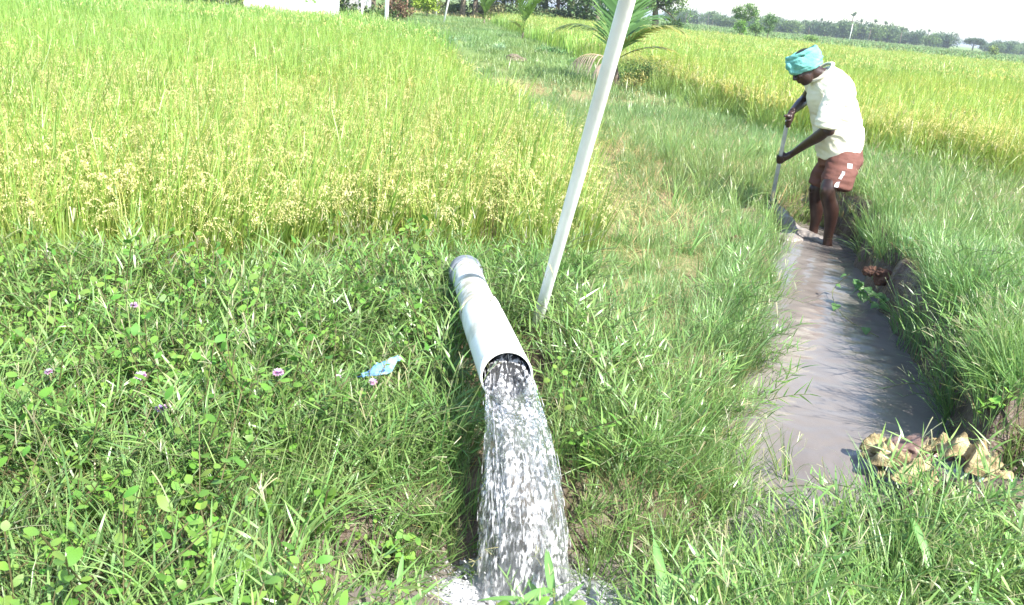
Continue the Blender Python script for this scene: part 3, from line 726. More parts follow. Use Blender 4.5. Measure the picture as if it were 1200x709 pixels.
# foam and splash
mb = MB(); xs = np.linspace(-.40, .44, 110); ys = np.linspace(-.26, .26, 80); Xs, Ys = np.meshgrid(xs, ys)
r = np.hypot(Xs/.32, Ys/.19); xy = np.c_[Xs.ravel(), Ys.ravel()]
hz = (np.exp(-r**2*1.6)*.05).ravel()*(1+1.1*vnoise(xy, 16, 12, 5))+.014*vnoise(xy, 38, 13, 5)*np.exp(-r.ravel()**2*.7)-.012-.03*sstep(.8, 1.35, r.ravel()+.3*vnoise(xy, 9, 14))
mb.add(np.c_[xy, hz]+np.array([END.x+.01, END.y-.01, .004]), [(j*110+i, j*110+i+1, (j+1)*110+i+1, (j+1)*110+i) for j in range(79) for i in range(109)])
mb.build('foam', FOAM, jet)
mb = MB()
for i in range(1100):
    a = rs.random()*2*PI; q = rs.random()**.6; p = END+Vector((math.cos(a)*.30*q, math.sin(a)*.16*q, abs(rs.gauss(0, .045))*(1.2-q)+.012))
    d = Vector((math.cos(a)*.5, math.sin(a)*.5, rs.uniform(.1, 1))).normalized(); rr = rs.uniform(.0008, .0030)
    drop(mb, p, rr, rr*rs.uniform(2, 5), d)
tag(mb.build('splash_drops', DROPM, jet), kind='stuff')

# ---------------------------------------------------------------- leaning pole
p0 = at_z(623, 402, .15); p1 = at_y(735, 0, 2.5); pe = p0+(p1-p0)*1.3
pole = thing('leaning_pole', 'long thin white plastic pole leaning up out of the grass beside the pipe', 'pole', tuple(p0))
mb = MB(); P = [tuple(lerp(p0, pe, t)-p0) for t in np.linspace(0, 1, 14)]
hollow(mb, P, list(np.linspace(.0235, .0250, 14)), list(np.linspace(.0205, .0218, 14)), 28); mb.build('tube', [mat_solid('clean_white_plastic', (.80, .79, .75), (.91, .91, .89), 5, .4, .4, bump=.1, bscale=60, c3=(.89, .89, .86)), DARK], pole)
mb = MB(); dd = (pe-p0).normalized(); sx = dd.cross(Vector((0, 0, 1))).normalized()
cr = [tuple(lerp(Vector((0, 0, 0)), dd*.42, t)-sx*.021+Vector((0, -.020, .010))*(1) + sx*.006*math.sin(t*9)) for t in np.linspace(.2, 1, 12)]
tube(mb, cr, .0022, 5); mb.build('cord', DARK, pole)

# ---------------------------------------------------------------- torn sack in the channel
SACK = mat_solid('yellowed_woven_sack', (.15, .115, .06), (.50, .42, .25), 26, .85, .15, bump=.8, bscale=150, c3=(.36, .285, .15))
RAG = mat_solid('pale_blue_rag', (.22, .29, .32), (.38, .45, .47), 18, .7, .3, bump=.3, bscale=60)
LUMP = mat_solid('wet_brown_mud', (.16, .095, .075), (.27, .18, .15), 9, .45, .5, bump=.5, bscale=30)
GREYMUD = mat_solid('wet_grey_mud', (.17, .145, .125), (.30, .265, .24), 10, .3, .6, bump=.6, bscale=26, c3=(.24, .21, .185))
def crumple(name, parent, mat, spine, halfw, hgt, nu=70, nv=26, seed=1, fold=.02, freq=14, thick=.004):
    """a strip of cloth following a spine, arched across and crumpled"""
    S = smooth_pts(spine, nu); mb = MB(); V = []
    for layer in (0, 1):
        L = []
        for i in range(nu):
            t = S[min(i+1, nu-1), :2]-S[max(i-1, 0), :2]; t = t/np.hypot(*t); nn = np.array([-t[1], t[0]])
            wv = halfw*(.75+.4*math.sin(i*.31+seed))*(.45+.55*math.sin(PI*min(1, max(0, (i+2)/(nu+3))))**.5)
            for j in range(nv):
                v = j/(nv-1)*2-1
                L.append((S[i, 0]+nn[0]*v*wv, S[i, 1]+nn[1]*v*wv, S[i, 2]+hgt*(1-v*v)*(1+.35*math.sin(i*.5+seed))))
        L = np.array(L); uu = np.repeat(np.arange(nu)/nu, nv); vv = np.tile(np.linspace(-1, 1, nv), nu)
        ph = 2.2*vnoise(np.c_[uu*5, vv*1.2], 1.0, seed, 2)
        am = .45+.55*np.abs(vnoise(np.c_[uu*4, vv], 1.0, seed+2, 2))
        f = fold*(am*(1-2*np.abs(np.sin(vv*4.2+ph*2.2)))*.55+.5*am*(1-2*np.abs(np.sin(vv*8.5-ph*3+uu*6)))*.5+.30*(1-2*np.abs(vnoise(L, freq, seed+3, 3)))+.35*vnoise(L, freq*.5, seed+4, 2))
        L[:, 2] += f; L[:, 0] += .8*fold*vnoise(L, freq*.5, seed+7); L[:, 1] += .8*fold*vnoise(L, freq*.5, seed+9); L[:, 2] -= thick*layer
        V.append(L)
    n = nu*nv; Fq = []
    for i in range(nu-1):
        for j in range(nv-1):
            a = i*nv+j; Fq += [(a, a+1, a+nv+1, a+nv), (n+a, n+a+nv, n+a+nv+1, n+a+1)]
    for i in range(nu-1):
        for j in (0, nv-1): a = i*nv+j; Fq.append((a, a+nv, n+a+nv, n+a))
    for j in range(nv-1):
        for i in (0, nu-1): a = i*nv+j; Fq.append((a, n+a, n+a+1, a+1))
    mb.add(np.concatenate(V), Fq); return mb.build(name, mat, parent)
def W(px, py, z): p = at_z(px, py, z); return (p.x, p.y, z)
sack = thing('torn_sack', 'torn yellowed woven sack crumpled at the edge of the channel', 'sack', (0, 0, 0))
crumple('near_flap', sack, SACK, [W(1030, 532, .03), W(1052, 548, .05), W(1078, 566, .06), W(1098, 590, .05), W(1112, 612, .02)], .075, .055, nu=90, nv=34, seed=2, fold=.027)
crumple('far_flap', sack, SACK, [W(1082, 540, .07), W(1100, 530, .14), W(1132, 533, .18), W(1156, 555, .16), W(1166, 588, .09), W(1172, 610, .02)], .075, .055, nu=100, nv=34, seed=5, fold=.028)
crumple('middle_fold', sack, SACK, [W(1095, 600, .01), W(1118, 590, .03), W(1140, 585, .03), W(1160, 592, .01)], .085, .03, nv=34, seed=8, fold=.026)
crumple('frayed_corner', sack, SACK, [W(1016, 532, .012), W(1030, 545, .016), W(1042, 566, .012)], .028, .012, nu=30, seed=11, fold=.014, freq=30)
kS = 1.14; cS = at_z(1100, 566, .0); sack.scale = (kS, kS, .9); sack.location = (cS.x*(1-kS)+.0, cS.y*(1-kS)-.02, .03)
rag = thing('rag', 'pale blue grey rag tangled inside the torn sack', 'rag', (0, 0, 0))
crumple('cloth', rag, RAG, [W(1095, 548, .06), W(1115, 558, .085), W(1130, 570, .075), W(1138, 588, .045)], .034, .03, seed=14, fold=.02, freq=20)
crumple('cloth_tail', rag, RAG, [W(1130, 556, .08), W(1142, 566, .08), W(1146, 584, .05)], .02, .02, nu=30, seed=16, fold=.014, freq=24)
rag.scale = (kS, kS, .95); rag.location = sack.location
def blob(name, mat, centre, rad, seed, amp=.25, parent=None, freq=9, sub=5):
    bm = bmesh.new(); bmesh.ops.create_icosphere(bm, subdivisions=sub, radius=1)
    co = np.array([v.co[:] for v in bm.verts]); f = 1+amp*vnoise(co, freq*.18, seed, 5)
    co = co*f[:, None]*np.array(rad)
    mb = MB(); mb.add(co, [tuple(v.index for v in fc.verts) for fc in bm.faces]); bm.free()
    return mb.build(name, mat, parent, loc=centre)
c0 = W(1078, 530, .02)
tag(blob('mud_lump', LUMP, c0, (.12, .085, .065), 3, .45), 'smooth reddish brown lump of mud beside the torn sack', 'mud')

# ---------------------------------------------------------------- blue plastic scrap in the grass
BLUEP = mat_solid('pale_blue_plastic', (.10, .25, .50), (.30, .48, .66), 30, .25, .5, bump=.3, bscale=50)
sc_ = thing('plastic_scrap', 'crumpled pale blue plastic wrapper caught in the grass left of the pipe', 'litter', (0, 0, 0))
a_, b_, c_ = at_z(424, 441, .42), at_z(446, 432, .44), at_z(466, 421, .44)
crumple('sheet', sc_, BLUEP, [tuple(a_), tuple(b_), tuple(c_)], .030, .010, nu=26, nv=14, seed=4, fold=.012, freq=26, thick=.002)
mb = MB(); tube(mb, [tuple(a_+Vector((-.015, 0, -.004))), tuple(a_+Vector((.02, .004, .006))), tuple(lerp(a_, b_, .8)+Vector((0, -.015, .008)))], .0022, 5)
mb.build('twisted_edge', mat_solid('dark_blue_plastic', (.04, .08, .22)), sc_)

# ---------------------------------------------------------------- pink pompom flowers
PINK = mat_leaf_plain('pink_petals', .35, .6, .2); STEM = mat_solid('weed_stem', (.12, .17, .05), (.20, .16, .07), 20, .6)
def flower(px, py, z, r, label, white=False):
    z += .03; r *= 1.15
    p = at_z(px, py, z); t = thing('pink_flower' if not white else 'white_flower', label, 'flower', (p.x, p.y, gz1(p.x, p.y)), 'small pompom flowers in the grass' if not white else None)
    h = z-t.location.z
    mb = MB(); rs = np.random.default_rng(int(px)); n = 90
    d = rs.normal(0, 1, (n, 3)); d /= np.linalg.norm(d, axis=1)[:, None]; d[:, 2] = np.abs(d[:, 2])*1.0-.25
    az = np.arctan2(d[:, 1], d[:, 0]); th = np.arccos(np.clip(d[:, 2], -1, 1))
    col = (.62, .44, .62) if not white else (.85, .85, .85)
    ribbons(mb, np.tile([[0, 0, h]], (n, 1)), az, th, rs.uniform(-.2, .3, n), np.full(n, r), np.full(n, r*.45), 2, col, 1+rs.normal(0, .15, (n, 3)), tip=(1.25, 1.25, 1.2), root=(.7, .6, .7), shape='oval')
    mb.build('petals', PINK, t)
    mb = MB(); tube(mb, [(.03, .02, 0), (.012, .015, h*.5), (0, 0, h)], .0016, 5); mb.build('stem', STEM, t)
for a in [(157, 358, .42, .013, 'small lilac flower near the rice, uppermost of the flowers at the left'),
          (165, 441, .40, .016, 'lilac pompom flower directly above another lilac flower at the left'),
          (189, 479, .38, .016, 'lilac pompom flower lowest of those in the left verge'),
          (326, 437, .40, .016, 'pale pink flower by itself halfway between left edge and the pipe'),
          (437, 448, .40, .013, 'small pink flower just below the blue plastic wrapper'),
          (57, 436, .40, .011, 'tiny mauve flower nearest the left edge of the photo'),
          (396, 442, .38, .010, 'tiny pale mauve flower just left of the blue plastic wrapper')]: flower(*a)
flower(1067, 281, .36, .022, 'single small white flower on the grassy bank right of the man', True)

# ---------------------------------------------------------------- single plants with leaves one can pick out
BIG = mat_leaf_plain('large_green_leaf', .36, .4, .5)
leaf_cache = {}
def leaf_mesh(kind):
    if kind in leaf_cache: return leaf_cache[kind]
    mb = MB()
    nseg = 7; s = np.linspace(0, 1, nseg+1)
    if kind == 'lance': wd = np.sin(np.clip(s*.9+.1, 0, 1)*PI)**.6*.5*.16; bend = -.35*s**2
    elif kind == 'heart': wd = np.array([.16, .40, .46, .43, .35, .25, .13, .01]); bend = -.25*s**2
    else: wd = np.sin(np.clip(s*.94+.04, 0, 1)*PI)**.8*.5*.5; bend = -.3*s**2
    V = []
    for i in range(nseg+1):
        back = -.14 if (kind == 'heart' and i == 0) else 0
        V += [(s[i]+back*0, -wd[i], bend[i]+wd[i]*.28), (s[i], 0, bend[i]), (s[i], wd[i], bend[i]+wd[i]*.28)]
    Fq = []
    for i in range(nseg): Fq += [(3*i, 3*i+1, 3*i+4, 3*i+3), (3*i+1, 3*i+2, 3*i+5, 3*i+4)]
    base = {'lance': (.17, .36, .10), 'heart': (.10, .22, .06), 'oval': (.19, .38, .06)}[kind]
    cc = np.array([[1, 1, 1], [1.35, 1.2, 1.3], [1, 1, 1]]*(nseg+1))*np.array(base)
    mb.add(V, Fq, cc); leaf_cache[kind] = mb.mesh('leaf', BIG); return leaf_cache[kind]
def leafy_plant(name, label, cat, px, py, z, n, size, kind, seed, hgt=.16, spread=.04, group=None, arch=.5):
    p = at_z(px, py, z); g0 = gz1(p.x, p.y); g0 = max(g0, -.01); rs = random.Random(seed)
    t = thing(name, label, cat, (p.x, p.y, g0), group)
    mb = MB(); top = Vector((rs.uniform(-.02, .02), 0, max(.03, z-g0))); tube(mb, [(0, 0, -.02), tuple(top*.5+Vector((.006, 0, 0))), tuple(top)], [.004, .003, .002], 6); mb.build('stem', STEM, t)
    for i in range(n):
        o = bpy.data.objects.new('leaf', leaf_mesh(kind)); C.objects.link(o); o.parent = t
        k = (i+.6)/n; o.location = top*k; s = size*rs.uniform(.7, 1.15); o.scale = (s, s, s)
        o.rotation_euler = (rs.uniform(-.3, .3), -rs.uniform(.15, .9)-arch*k*.6, i*2.4+rs.uniform(-.3, .3))
for a in [('broad_blade_plant', 'pale broad bladed plant just right of the splashing water', 'plant', 655, 690, .16, 8, .17, 'lance', 1),
          ('broad_blade_plant', 'broad bladed plant at the bottom edge right of the pool', 'plant', 775, 700, .24, 8, .17, 'lance', 2),
          ('broad_blade_plant', 'tall broad bladed plant between the pool and the channel', 'plant', 835, 660, .24, 8, .15, 'lance', 3),
          ('broad_blade_plant', 'broad bladed plant at the bottom left corner of the muddy pool', 'plant', 285, 695, .20, 7, .16, 'lance', 4),
          ('broad_blade_plant', 'pair of wide grass blades standing at the bottom edge far left', 'plant', 222, 700, .24, 5, .14, 'lance', 5),
          ('seedling', 'small bright green seedling in front of the water splash', 'plant', 577, 705, .12, 6, .06, 'oval', 6),
          ('broad_blade_plant', 'broad bladed plant left of the falling water at the pool edge', 'plant', 470, 690, .18, 7, .12, 'lance', 7),
          ('broad_blade_plant', 'wide bladed plant in the grass at the bottom right of the photo', 'plant', 1095, 670, .30, 7, .15, 'lance', 8),
          ('yellow_green_weed', 'bright yellow green weed in dark grass right of the pipe mouth', 'plant', 690, 515, .30, 9, .06, 'oval', 9),
          ('yellow_green_weed', 'small leafy weed a little further right of the pipe mouth', 'plant', 745, 508, .30, 8, .05, 'oval', 10),
          ('leafy_weed', 'low leafy weed growing from the bund behind the pipe collar', 'plant', 590, 290, .42, 9, .07, 'oval', 12)]: leafy_plant(*a)
# creeper on the undercut right bank
cre = thing('creeper', 'heart leaved creeper hanging over the bare soil of the right bank', 'plant', W(1005, 330, .14))
rs = random.Random(3); o0 = Vector(cre.location)
stems = [[(1000, 328, .18), (1010, 336, .15), (1025, 345, .10), (1040, 352, .08)], [(1000, 330, .16), (1015, 350, .08), (1035, 362, .04)], [(995, 322, .2), (985, 330, .1), (975, 345, .03), (990, 372, .015), (1030, 395, .012)]]
for s in stems:
    P = [tuple(Vector(W(*q))-o0) for q in s]; P = smooth_pts(P, 12); mb = MB(); tube(mb, P, .0022, 5); mb.build('runner', STEM, cre)
    for i in range(1, 12, 1 if s is not stems[2] else 3):
        o = bpy.data.objects.new('leaf', leaf_mesh('heart')); C.objects.link(o); o.parent = cre; o.location = P[i]+np.array([0, 0, .015])
        k = rs.uniform(.035, .065); o.scale = (k, k, k); o.rotation_euler = (rs.uniform(-.4, .4), rs.uniform(-.1, .7), rs.uniform(2.6, 5.6))
# clods of bare soil on the right bank and at the left bank's slip
CLOD = mat_solid('dark_red_soil', (.07, .035, .025), (.17, .095, .065), 14, .9, .2, bump=.7, bscale=50)
clod_spots = [(1037, 325, .16, .07, 'reddish clod of bare earth under the creeper on the right bank'), (1058, 345, .12, .06, 'dark clod of earth low on the undercut right bank'), (1020, 318, .17, .045, 'small clod of earth topmost on the undercut right bank'), (862, 283, .22, .05, 'dark clod of earth in the slipped grass of the left bank')]
for i, (px, py, z, r, lb) in enumerate(clod_spots):
    tag(blob('earth_clod', CLOD, W(px, py, z), (r, r*.8, r*.7), 20+i, .7, freq=14, sub=4), lb, 'soil')
#@@MAN
# ---------------------------------------------------------------- the man digging
SKIN = mat_solid('dark_brown_skin', (.028, .013, .010), (.052, .026, .020), 14, .40, .5, bump=.15, bscale=90)
SHIRT = mat_solid('cream_cotton', (.74, .70, .54), (.80, .77, .63), 5, .85, .2, bump=.25, bscale=160)
SHORTS = mat_solid('maroon_brown_cloth', (.125, .055, .042), (.175, .078, .062), 12, .8, .2, bump=.2, bscale=140)
WHITEC = mat_solid('white_trim', (.72, .70, .70), (.8, .78, .78), 30, .8, .2)
TEAL = mat_solid('teal_headcloth', (.12, .36, .32), (.20, .49, .44), 16, .85, .2, bump=.4, bscale=110)
HAIR = mat_solid('black_hair', (.010, .009, .009), (.025, .022, .02), 60, .6, .3, bump=.8, bscale=160)
STAIN = mat_solid('dark_stain', (.02, .02, .02))
GALV = mat_solid('worn_grey_metal', (.36, .38, .42), (.60, .62, .66), 14, .45, .6, bump=.1, bscale=60, metallic=.25)
IRON = mat_solid('dark_iron', (.05, .045, .045), (.11, .09, .08), 20, .6, .4, bump=.3, bscale=40, metallic=.3)

def J(px, py, Y): return at_y(px, py, Y)
base = at_z(962, 282, 0); man = thing('person', 'man in cream shirt, maroon shorts and teal head cloth, hoeing in the channel', 'person', (0, 0, 0))
def chain(mb, rows, n=18, seg=20, up=(0, 1, 0), flat=None):
    """rows: (px, py, Y, r_image, r_depth)"""
    R = np.array([(*J(a, b, c), r, q) for a, b, c, r, q in rows]); S = smooth_pts(R, n)
    tube(mb, S[:, :3], list(np.maximum(S[:, 3], .004)), seg, ry=list(np.maximum(S[:, 4], .004)), up=up)
def ellip(mb, c, axes, rad, sub=3):
    bm = bmesh.new(); bmesh.ops.create_icosphere(bm, subdivisions=sub, radius=1)
    co = np.array([v.co[:] for v in bm.verts])*np.array(rad); A = np.array([tuple(a) for a in axes])
    mb.add(co@A+np.array(tuple(c)), [tuple(v.index for v in f.verts) for f in bm.faces]); bm.free()

H_TOP = J(923.5, 139, 6.38); H_BOT = J(903.5, 239, 6.78); HAX = (H_BOT-H_TOP).normalized(); HR = .0155
def on_handle(t): return lerp(H_TOP, H_BOT, t)

mb = MB()
# trunk
chain(mb, [(985, 186, 6.45, .10, .13), (985, 172, 6.45, .125, .15), (982, 150, 6.45, .115, .14), (977, 125, 6.44, .125, .165), (972, 106, 6.42, .12, .17), (968, 95, 6.42, .08, .12), (965, 88, 6.42, .055, .06)], 24)
# legs (near = his left)
chain(mb, [(988, 178, 6.36, .09, .085), (983, 196, 6.31, .088, .082), (974, 214, 6.24, .066, .064), (970, 224, 6.22, .060, .060), (971, 234, 6.24, .056, .054), (974, 246, 6.27, .058, .055), (973, 262, 6.29, .045, .045), (970.5, 276, 6.30, .036, .036), (969.5, 286, 6.30, .037, .038), (969, 292, 6.30, .045, .045)], 40)
chain(mb, [(982, 176, 6.56, .09, .085), (972, 196, 6.58, .085, .08), (961, 214, 6.60, .066, .064), (957, 222, 6.60, .058, .058), (956, 232, 6.62, .054, .052), (957, 243, 6.64, .055, .053), (956, 256, 6.66, .045, .045), (953.5, 268, 6.67, .036, .036), (953, 276, 6.67, .037, .038), (952.5, 281, 6.67, .045, .045)], 40)
# feet under the muddy water, toes towards the left
for (ax, ay, aY) in ((969, 290, 6.30), (952.5, 280, 6.67)):
    a = J(ax, ay, aY); tube(mb, [a+Vector((.05, .0, -.03)), a+Vector((0, 0, -.04)), a+Vector((-.09, -.03, -.06)), a+Vector((-.17, -.05, -.075))], [.03, .042, .036, .022], 12, ry=[.03, .04, .045, .04])
    for k in range(5): b = a+Vector((-.155, -.05+(k-2)*.017, -.075)); tube(mb, [b, b+Vector((-.035, -.008, -.004))], [.011, .008], 8)
# kneecaps
for a in (J(965.5, 223, 6.20), J(951.5, 221, 6.58)): ellip(mb, a, ((1, 0, 0), (0, 1, 0), (0, 0, 1)), (.024, .030, .036), 2)
# arms
WN = on_handle(.44)
chain(mb, [(980, 108, 6.27, .058, .062), (976, 128, 6.20, .052, .052), (973, 143, 6.165, .048, .046), (970.5, 151, 6.16, .045, .043)], 16)
E1 = J(970.5, 151, 6.16)
wr = WN+Vector((.078, -.035, .052))
el = [tuple(E1)+(.045, .043), tuple(lerp(E1, wr, .25)+Vector((0, 0, -.006)))+(.047, .044), tuple(lerp(E1, wr, .6))+(.035, .034), tuple(wr)+(.024, .027)]
S = smooth_pts(el, 18); tube(mb, S[:, :3], list(S[:, 3]), 18, ry=list(S[:, 4])); ellip(mb, E1+Vector((.012, 0, -.012)), ((1, 0, 0), (0, 1, 0), (0, 0, 1)), (.042, .042, .042), 2)
WF = on_handle(.035)
E2 = J(943, 117, 6.70); wf = WF+Vector((.028, .030, .075))
S2 = J(958, 98, 6.56)
S = smooth_pts([tuple(S2)+(.062, .06), tuple(lerp(S2, E2, .5))+(.052, .05), tuple(E2)+(.044, .042), tuple(lerp(E2, wf, .35))+(.043, .040), tuple(lerp(E2, wf, .75))+(.032, .030), tuple(wf)+(.025, .028)], 26)
tube(mb, S[:, :3], list(S[:, 3]), 18, ry=list(S[:, 4]))
# hands closed on the handle
def grip(mb, c, wrist, thumb_up=1):
    """palm between wrist and shaft, four bent fingers round the shaft, thumb across"""
    d = wrist-c; d = (d-HAX*d.dot(HAX)).normalized(); s = HAX.cross(d).normalized()
    pc = c+d*.030; tube(mb, [wrist, lerp(wrist, pc, .5), pc, c+d*.018], [.024, .031, .034, .026], 14, ry=[.027, .028, .026, .02])
    ellip(mb, c+d*.028-s*.004, (d, s, HAX), (.022, .024, .041), 2)
    for k in range(4):
        o = c+HAX*((k-1.5)*.0205)*1.0; r = HR+.0085+(.001 if k in (1, 2) else 0); fr = [.0098, .0104, .0098, .0085][k]; span = [3.9, 4.2, 4.1, 3.7][k]
        pts = []; rr = []
        for j in range(12):
            a = -.5+span*j/11; q = r+(.013 if j == 0 else .007*max(0, 1-j/2.5))+(.003 if j in (4, 8) else 0)
            pts.append(o+d*(math.cos(a)*q)+s*(math.sin(a)*q)); rr.append(fr*(1.08 if j in (1, 4, 8) else 1)*(1-.25*j/11))
        tube(mb, pts, rr, 10)
    o = c-HAX*.034*thumb_up; pts = [c+d*.036-HAX*.012*thumb_up-s*.01]
    for j in range(7): a = -.35-1.75*j/6; q = HR+.011; pts.append(o+d*(math.cos(a)*q)+s*(math.sin(a)*q)-HAX*.003*j*thumb_up)
    tube(mb, pts, [.013, .0135, .0125, .012, .0115, .0115, .0105, .008], 10)
grip(mb, WN, wr); grip(mb, WF, wf)
# head
HC = J(944, 78.5, 6.40); bt = math.radians(40)
Uh = Vector((-math.sin(bt), 0, math.cos(bt))); Fh = Vector((-math.cos(bt), -.16, -math.sin(bt))).normalized(); Lh = Uh.cross(Fh).normalized(); Fh = Lh.cross(Uh)
def hp(f, l, u): return HC+Fh*f+Lh*l+Uh*u
AX = (Fh, Lh, Uh)
ellip(mb, hp(-.012, 0, .022), AX, (.100, .077, .098)); ellip(mb, hp(.034, 0, -.045), AX, (.062, .060, .078)); ellip(mb, hp(.048, 0, -.092), AX, (.040, .036, .030))
tube(mb, [hp(.098, 0, .018), hp(.106, 0, -.005), hp(.119, 0, -.028), hp(.104, 0, -.037)], [.008, .010, .0145, .010], 10, ry=[.008, .011, .018, .013])
for s in (-1, 1):
    ellip(mb, hp(.102, s*.013, -.032), AX, (.010, .009, .008), 2); ellip(mb, hp(.079, s*.032, -.022), AX, (.022, .020, .014), 2)       # nostril, cheekbone
    ellip(mb, hp(.086, s*.030, .016), AX, (.014, .024, .008), 2)                                                                        # brow
    ellip(mb, hp(.078, s*.030, .000), AX, (.0125, .0125, .0115), 2)                                                                     # eyeball under lid
    E = [hp(-.010, s*.076, .012), hp(-.022, s*.086, .006), hp(-.022, s*.087, -.015), hp(-.010, s*.080, -.034), hp(-.002, s*.074, -.03)]
    tube(mb, E, [.007, .008, .008, .009, .006], 8); ellip(mb, hp(-.009, s*.077, -.010), AX, (.013, .006, .022), 2)
tube(mb, [hp(.088, -.024, -.062), hp(.101, -.008, -.059), hp(.101, .008, -.059), hp(.088, .024, -.062)], [.003, .008, .008, .003], 8)
tube(mb, [hp(.086, -.022, -.070), hp(.099, 0, -.071), hp(.086, .022, -.070)], [.003, .009, .003], 8)
NB = J(967, 90, 6.42)
S = smooth_pts([tuple(hp(-.025, 0, -.01))+(.062,), tuple(hp(-.030, 0, -.06))+(.058,), tuple(lerp(hp(-.04, 0, -.09), NB, .6))+(.058,), tuple(NB)+(.072,)], 12)
tube(mb, S[:, :3], list(S[:, 3]), 18)
fuse(mb, 'body', SKIN, .0062, 3, man)
# whites of the lowered eyes
EYE = mat_solid('eye', (.30, .26, .22), (.02, .012, .01), 60, .2, .5)
for s in (-1, 1): mb = MB(); ellip(mb, hp(.0835, s*.030, -.001), AX, (.0095, .011, .0075), 2); mb.build('eye', EYE, man)
# hair
mb = MB(); ellip(mb, hp(-.016, 0, .032), AX, (.106, .082, .100), 4)
mb.build('hair', HAIR, man)
# head cloth: windings and a knot in front
mb = MB(); tl = math.radians(31); HT = J(942.5, 71.5, 6.41)
Ut = Vector((-math.sin(tl), 0, math.cos(tl))); Ft = Vector((-math.cos(tl), -.12, -math.sin(tl))).normalized(); Lt = Ut.cross(Ft).normalized(); Ft = Lt.cross(Ut)
for k in range(7):
    u = -.052+k*.0190; tf = random.Random(k).uniform(-.10, .10); tw = random.Random(k+9).uniform(-.10, .10); q = 1-.10*(abs(k-3)/3)**2
    P = []
    for j in range(41):
        a = 2*PI*j/40; P.append(HT+Ft*(math.cos(a)*.118*q)+Lt*(math.sin(a)*.094*q)+Ut*(u+math.cos(a)*tf*.10+math.sin(a)*tw*.1))
    tube(mb, P, [.0165+.003*math.sin(j*.7+k) for j in range(41)], 12, cap=False)
kn = HT+Ft*.128+Ut*.018+Lt*.022
ellip(mb, kn, (Ft, Lt, Ut), (.024, .030, .034), 3); ellip(mb, kn-Ut*.035+Lt*.012, (Ft, Lt, Ut), (.018, .018, .026), 3)
fuse(mb, 'head_cloth', TEAL, .0055, 2, man, disp=lambda c: .0045*vnoise(c*np.array([1, 1, 3.2])@np.array([[math.cos(.45), 0, math.sin(.45)], [0, 1, 0], [-math.sin(.45), 0, math.cos(.45)]]), 26, 3, 3))

# shirt
mb = MB()
chain(mb, [(984.5, 180, 6.45, .160, .165), (984, 172, 6.45, .172, .172), (982.5, 155, 6.45, .174, .170), (979.5, 138, 6.45, .168, .172), (976, 122, 6.44, .168, .182), (972.5, 107, 6.42, .166, .195), (968.5, 96, 6.42, .135, .175), (965, 89, 6.42, .100, .115), (962.5, 85, 6.42, .088, .088)], 34, 36)
chain(mb, [(973, 101, 6.36, .085, .09), (978, 110, 6.26, .082, .075), (974, 126, 6.20, .080, .072), (969.5, 140, 6.17, .074, .068), (967.5, 149, 6.165, .070, .066)], 18, 24)
chain(mb, [(966, 100, 6.50, .08, .08), (958, 99, 6.56, .078, .08), (951.5, 104, 6.62, .066, .07)], 10, 22)
def shirt_folds(c):
    a = vnoise(c*np.array([1.0, 1.2, 3.6]), 5.5, 31, 3)
    low = sstep(1.15, .85, c[:, 2]); sl = 1-2*np.abs(vnoise(c*np.array([1.6, 1.6, 4.2])+np.c_[c[:, 2]*1.5, 0*c[:, 2], 0*c[:, 2]], 4.0, 44, 2))
    return .009*a+.014*sl*(.35+.65*low)+.003*vnoise(c, 22, 8, 2)
shirt = fuse(mb, 'shirt', SHIRT, .0075, 3, man, disp=shirt_folds)
def collar(name, ctr, nrm, fwd, ru, rv, hgt, mat):
    mb = MB(); n = 44; nrm = nrm.normalized(); fwd = (fwd-nrm*fwd.dot(nrm)).normalized(); sv = nrm.cross(fwd)
    V = []
    for j in range(n+1):
        a = -PI+.25+(2*PI-.5)*j/n+0; ca, sa = math.cos(a+PI), math.sin(a+PI)
        for (dr, dz) in ((0, 0), (.004, hgt), (.016, hgt*1.0), (.030, hgt*.25), (.026, hgt*.2), (.012, hgt*.8), (0.004, hgt*.5)):
            V.append(tuple(ctr+fwd*(ca*(ru+dr))*1+sv*(sa*(rv+dr))+nrm*dz))
    m = 7; mb.add(V, [(j*m+k, j*m+(k+1) % m, (j+1)*m+(k+1) % m, (j+1)*m+k) for j in range(n) for k in range(m)])
    return mb.build(name, mat, man)
cn = (J(958.5, 80, 6.41)-J(966, 91, 6.42)); collar('collar', J(962, 85.5, 6.42), cn, Vector((-1, -.2, -.5)), .086, .084, .018, SHIRT)

def patch(obj, name, mat, corners, nu=6, nv=6, off=.0025, thick=.002):
    """a thin piece of cloth laid on the surface of obj"""
    a, b, c, d = [Vector(p) for p in corners]; top = []; bot = []
    for i in range(nu+1):
        for j in range(nv+1):
            u, v = i/nu, j/nv; p = (a*(1-u)+b*u)*(1-v)+(d*(1-u)+c*u)*v
            ok, q, nn, _ = obj.closest_point_on_mesh(p); top.append(tuple(q+nn*off)); bot.append(tuple(q+nn*(off-thick-.0005)))
    k = nv+1; N = len(top); Fq = []
    for i in range(nu):
        for j in range(nv): e = i*k+j; Fq += [(e, e+k, e+k+1, e+1), (N+e, N+e+1, N+e+k+1, N+e+k)]
    rim = [i*k for i in range(nu+1)]+[nu*k+j for j in range(1, k)]+[i*k+nv for i in range(nu-1, -1, -1)]+[j for j in range(nv-1, 0, -1)]
    for i in range(len(rim)): e, f = rim[i], rim[(i+1) % len(rim)]; Fq.append((e, f, N+f, N+e))
    mb = MB(); mb.add(top+bot, Fq); return mb.build(name, mat, man)
def pp(o, Yn, pts): return [J(px, py, Yn) for px, py in pts]
patch(shirt, 'placket', SHIRT, pp(shirt, 6.22, [(953, 102), (956.5, 101), (956, 128), (952.5, 128)]), 3, 14, .005, .004)
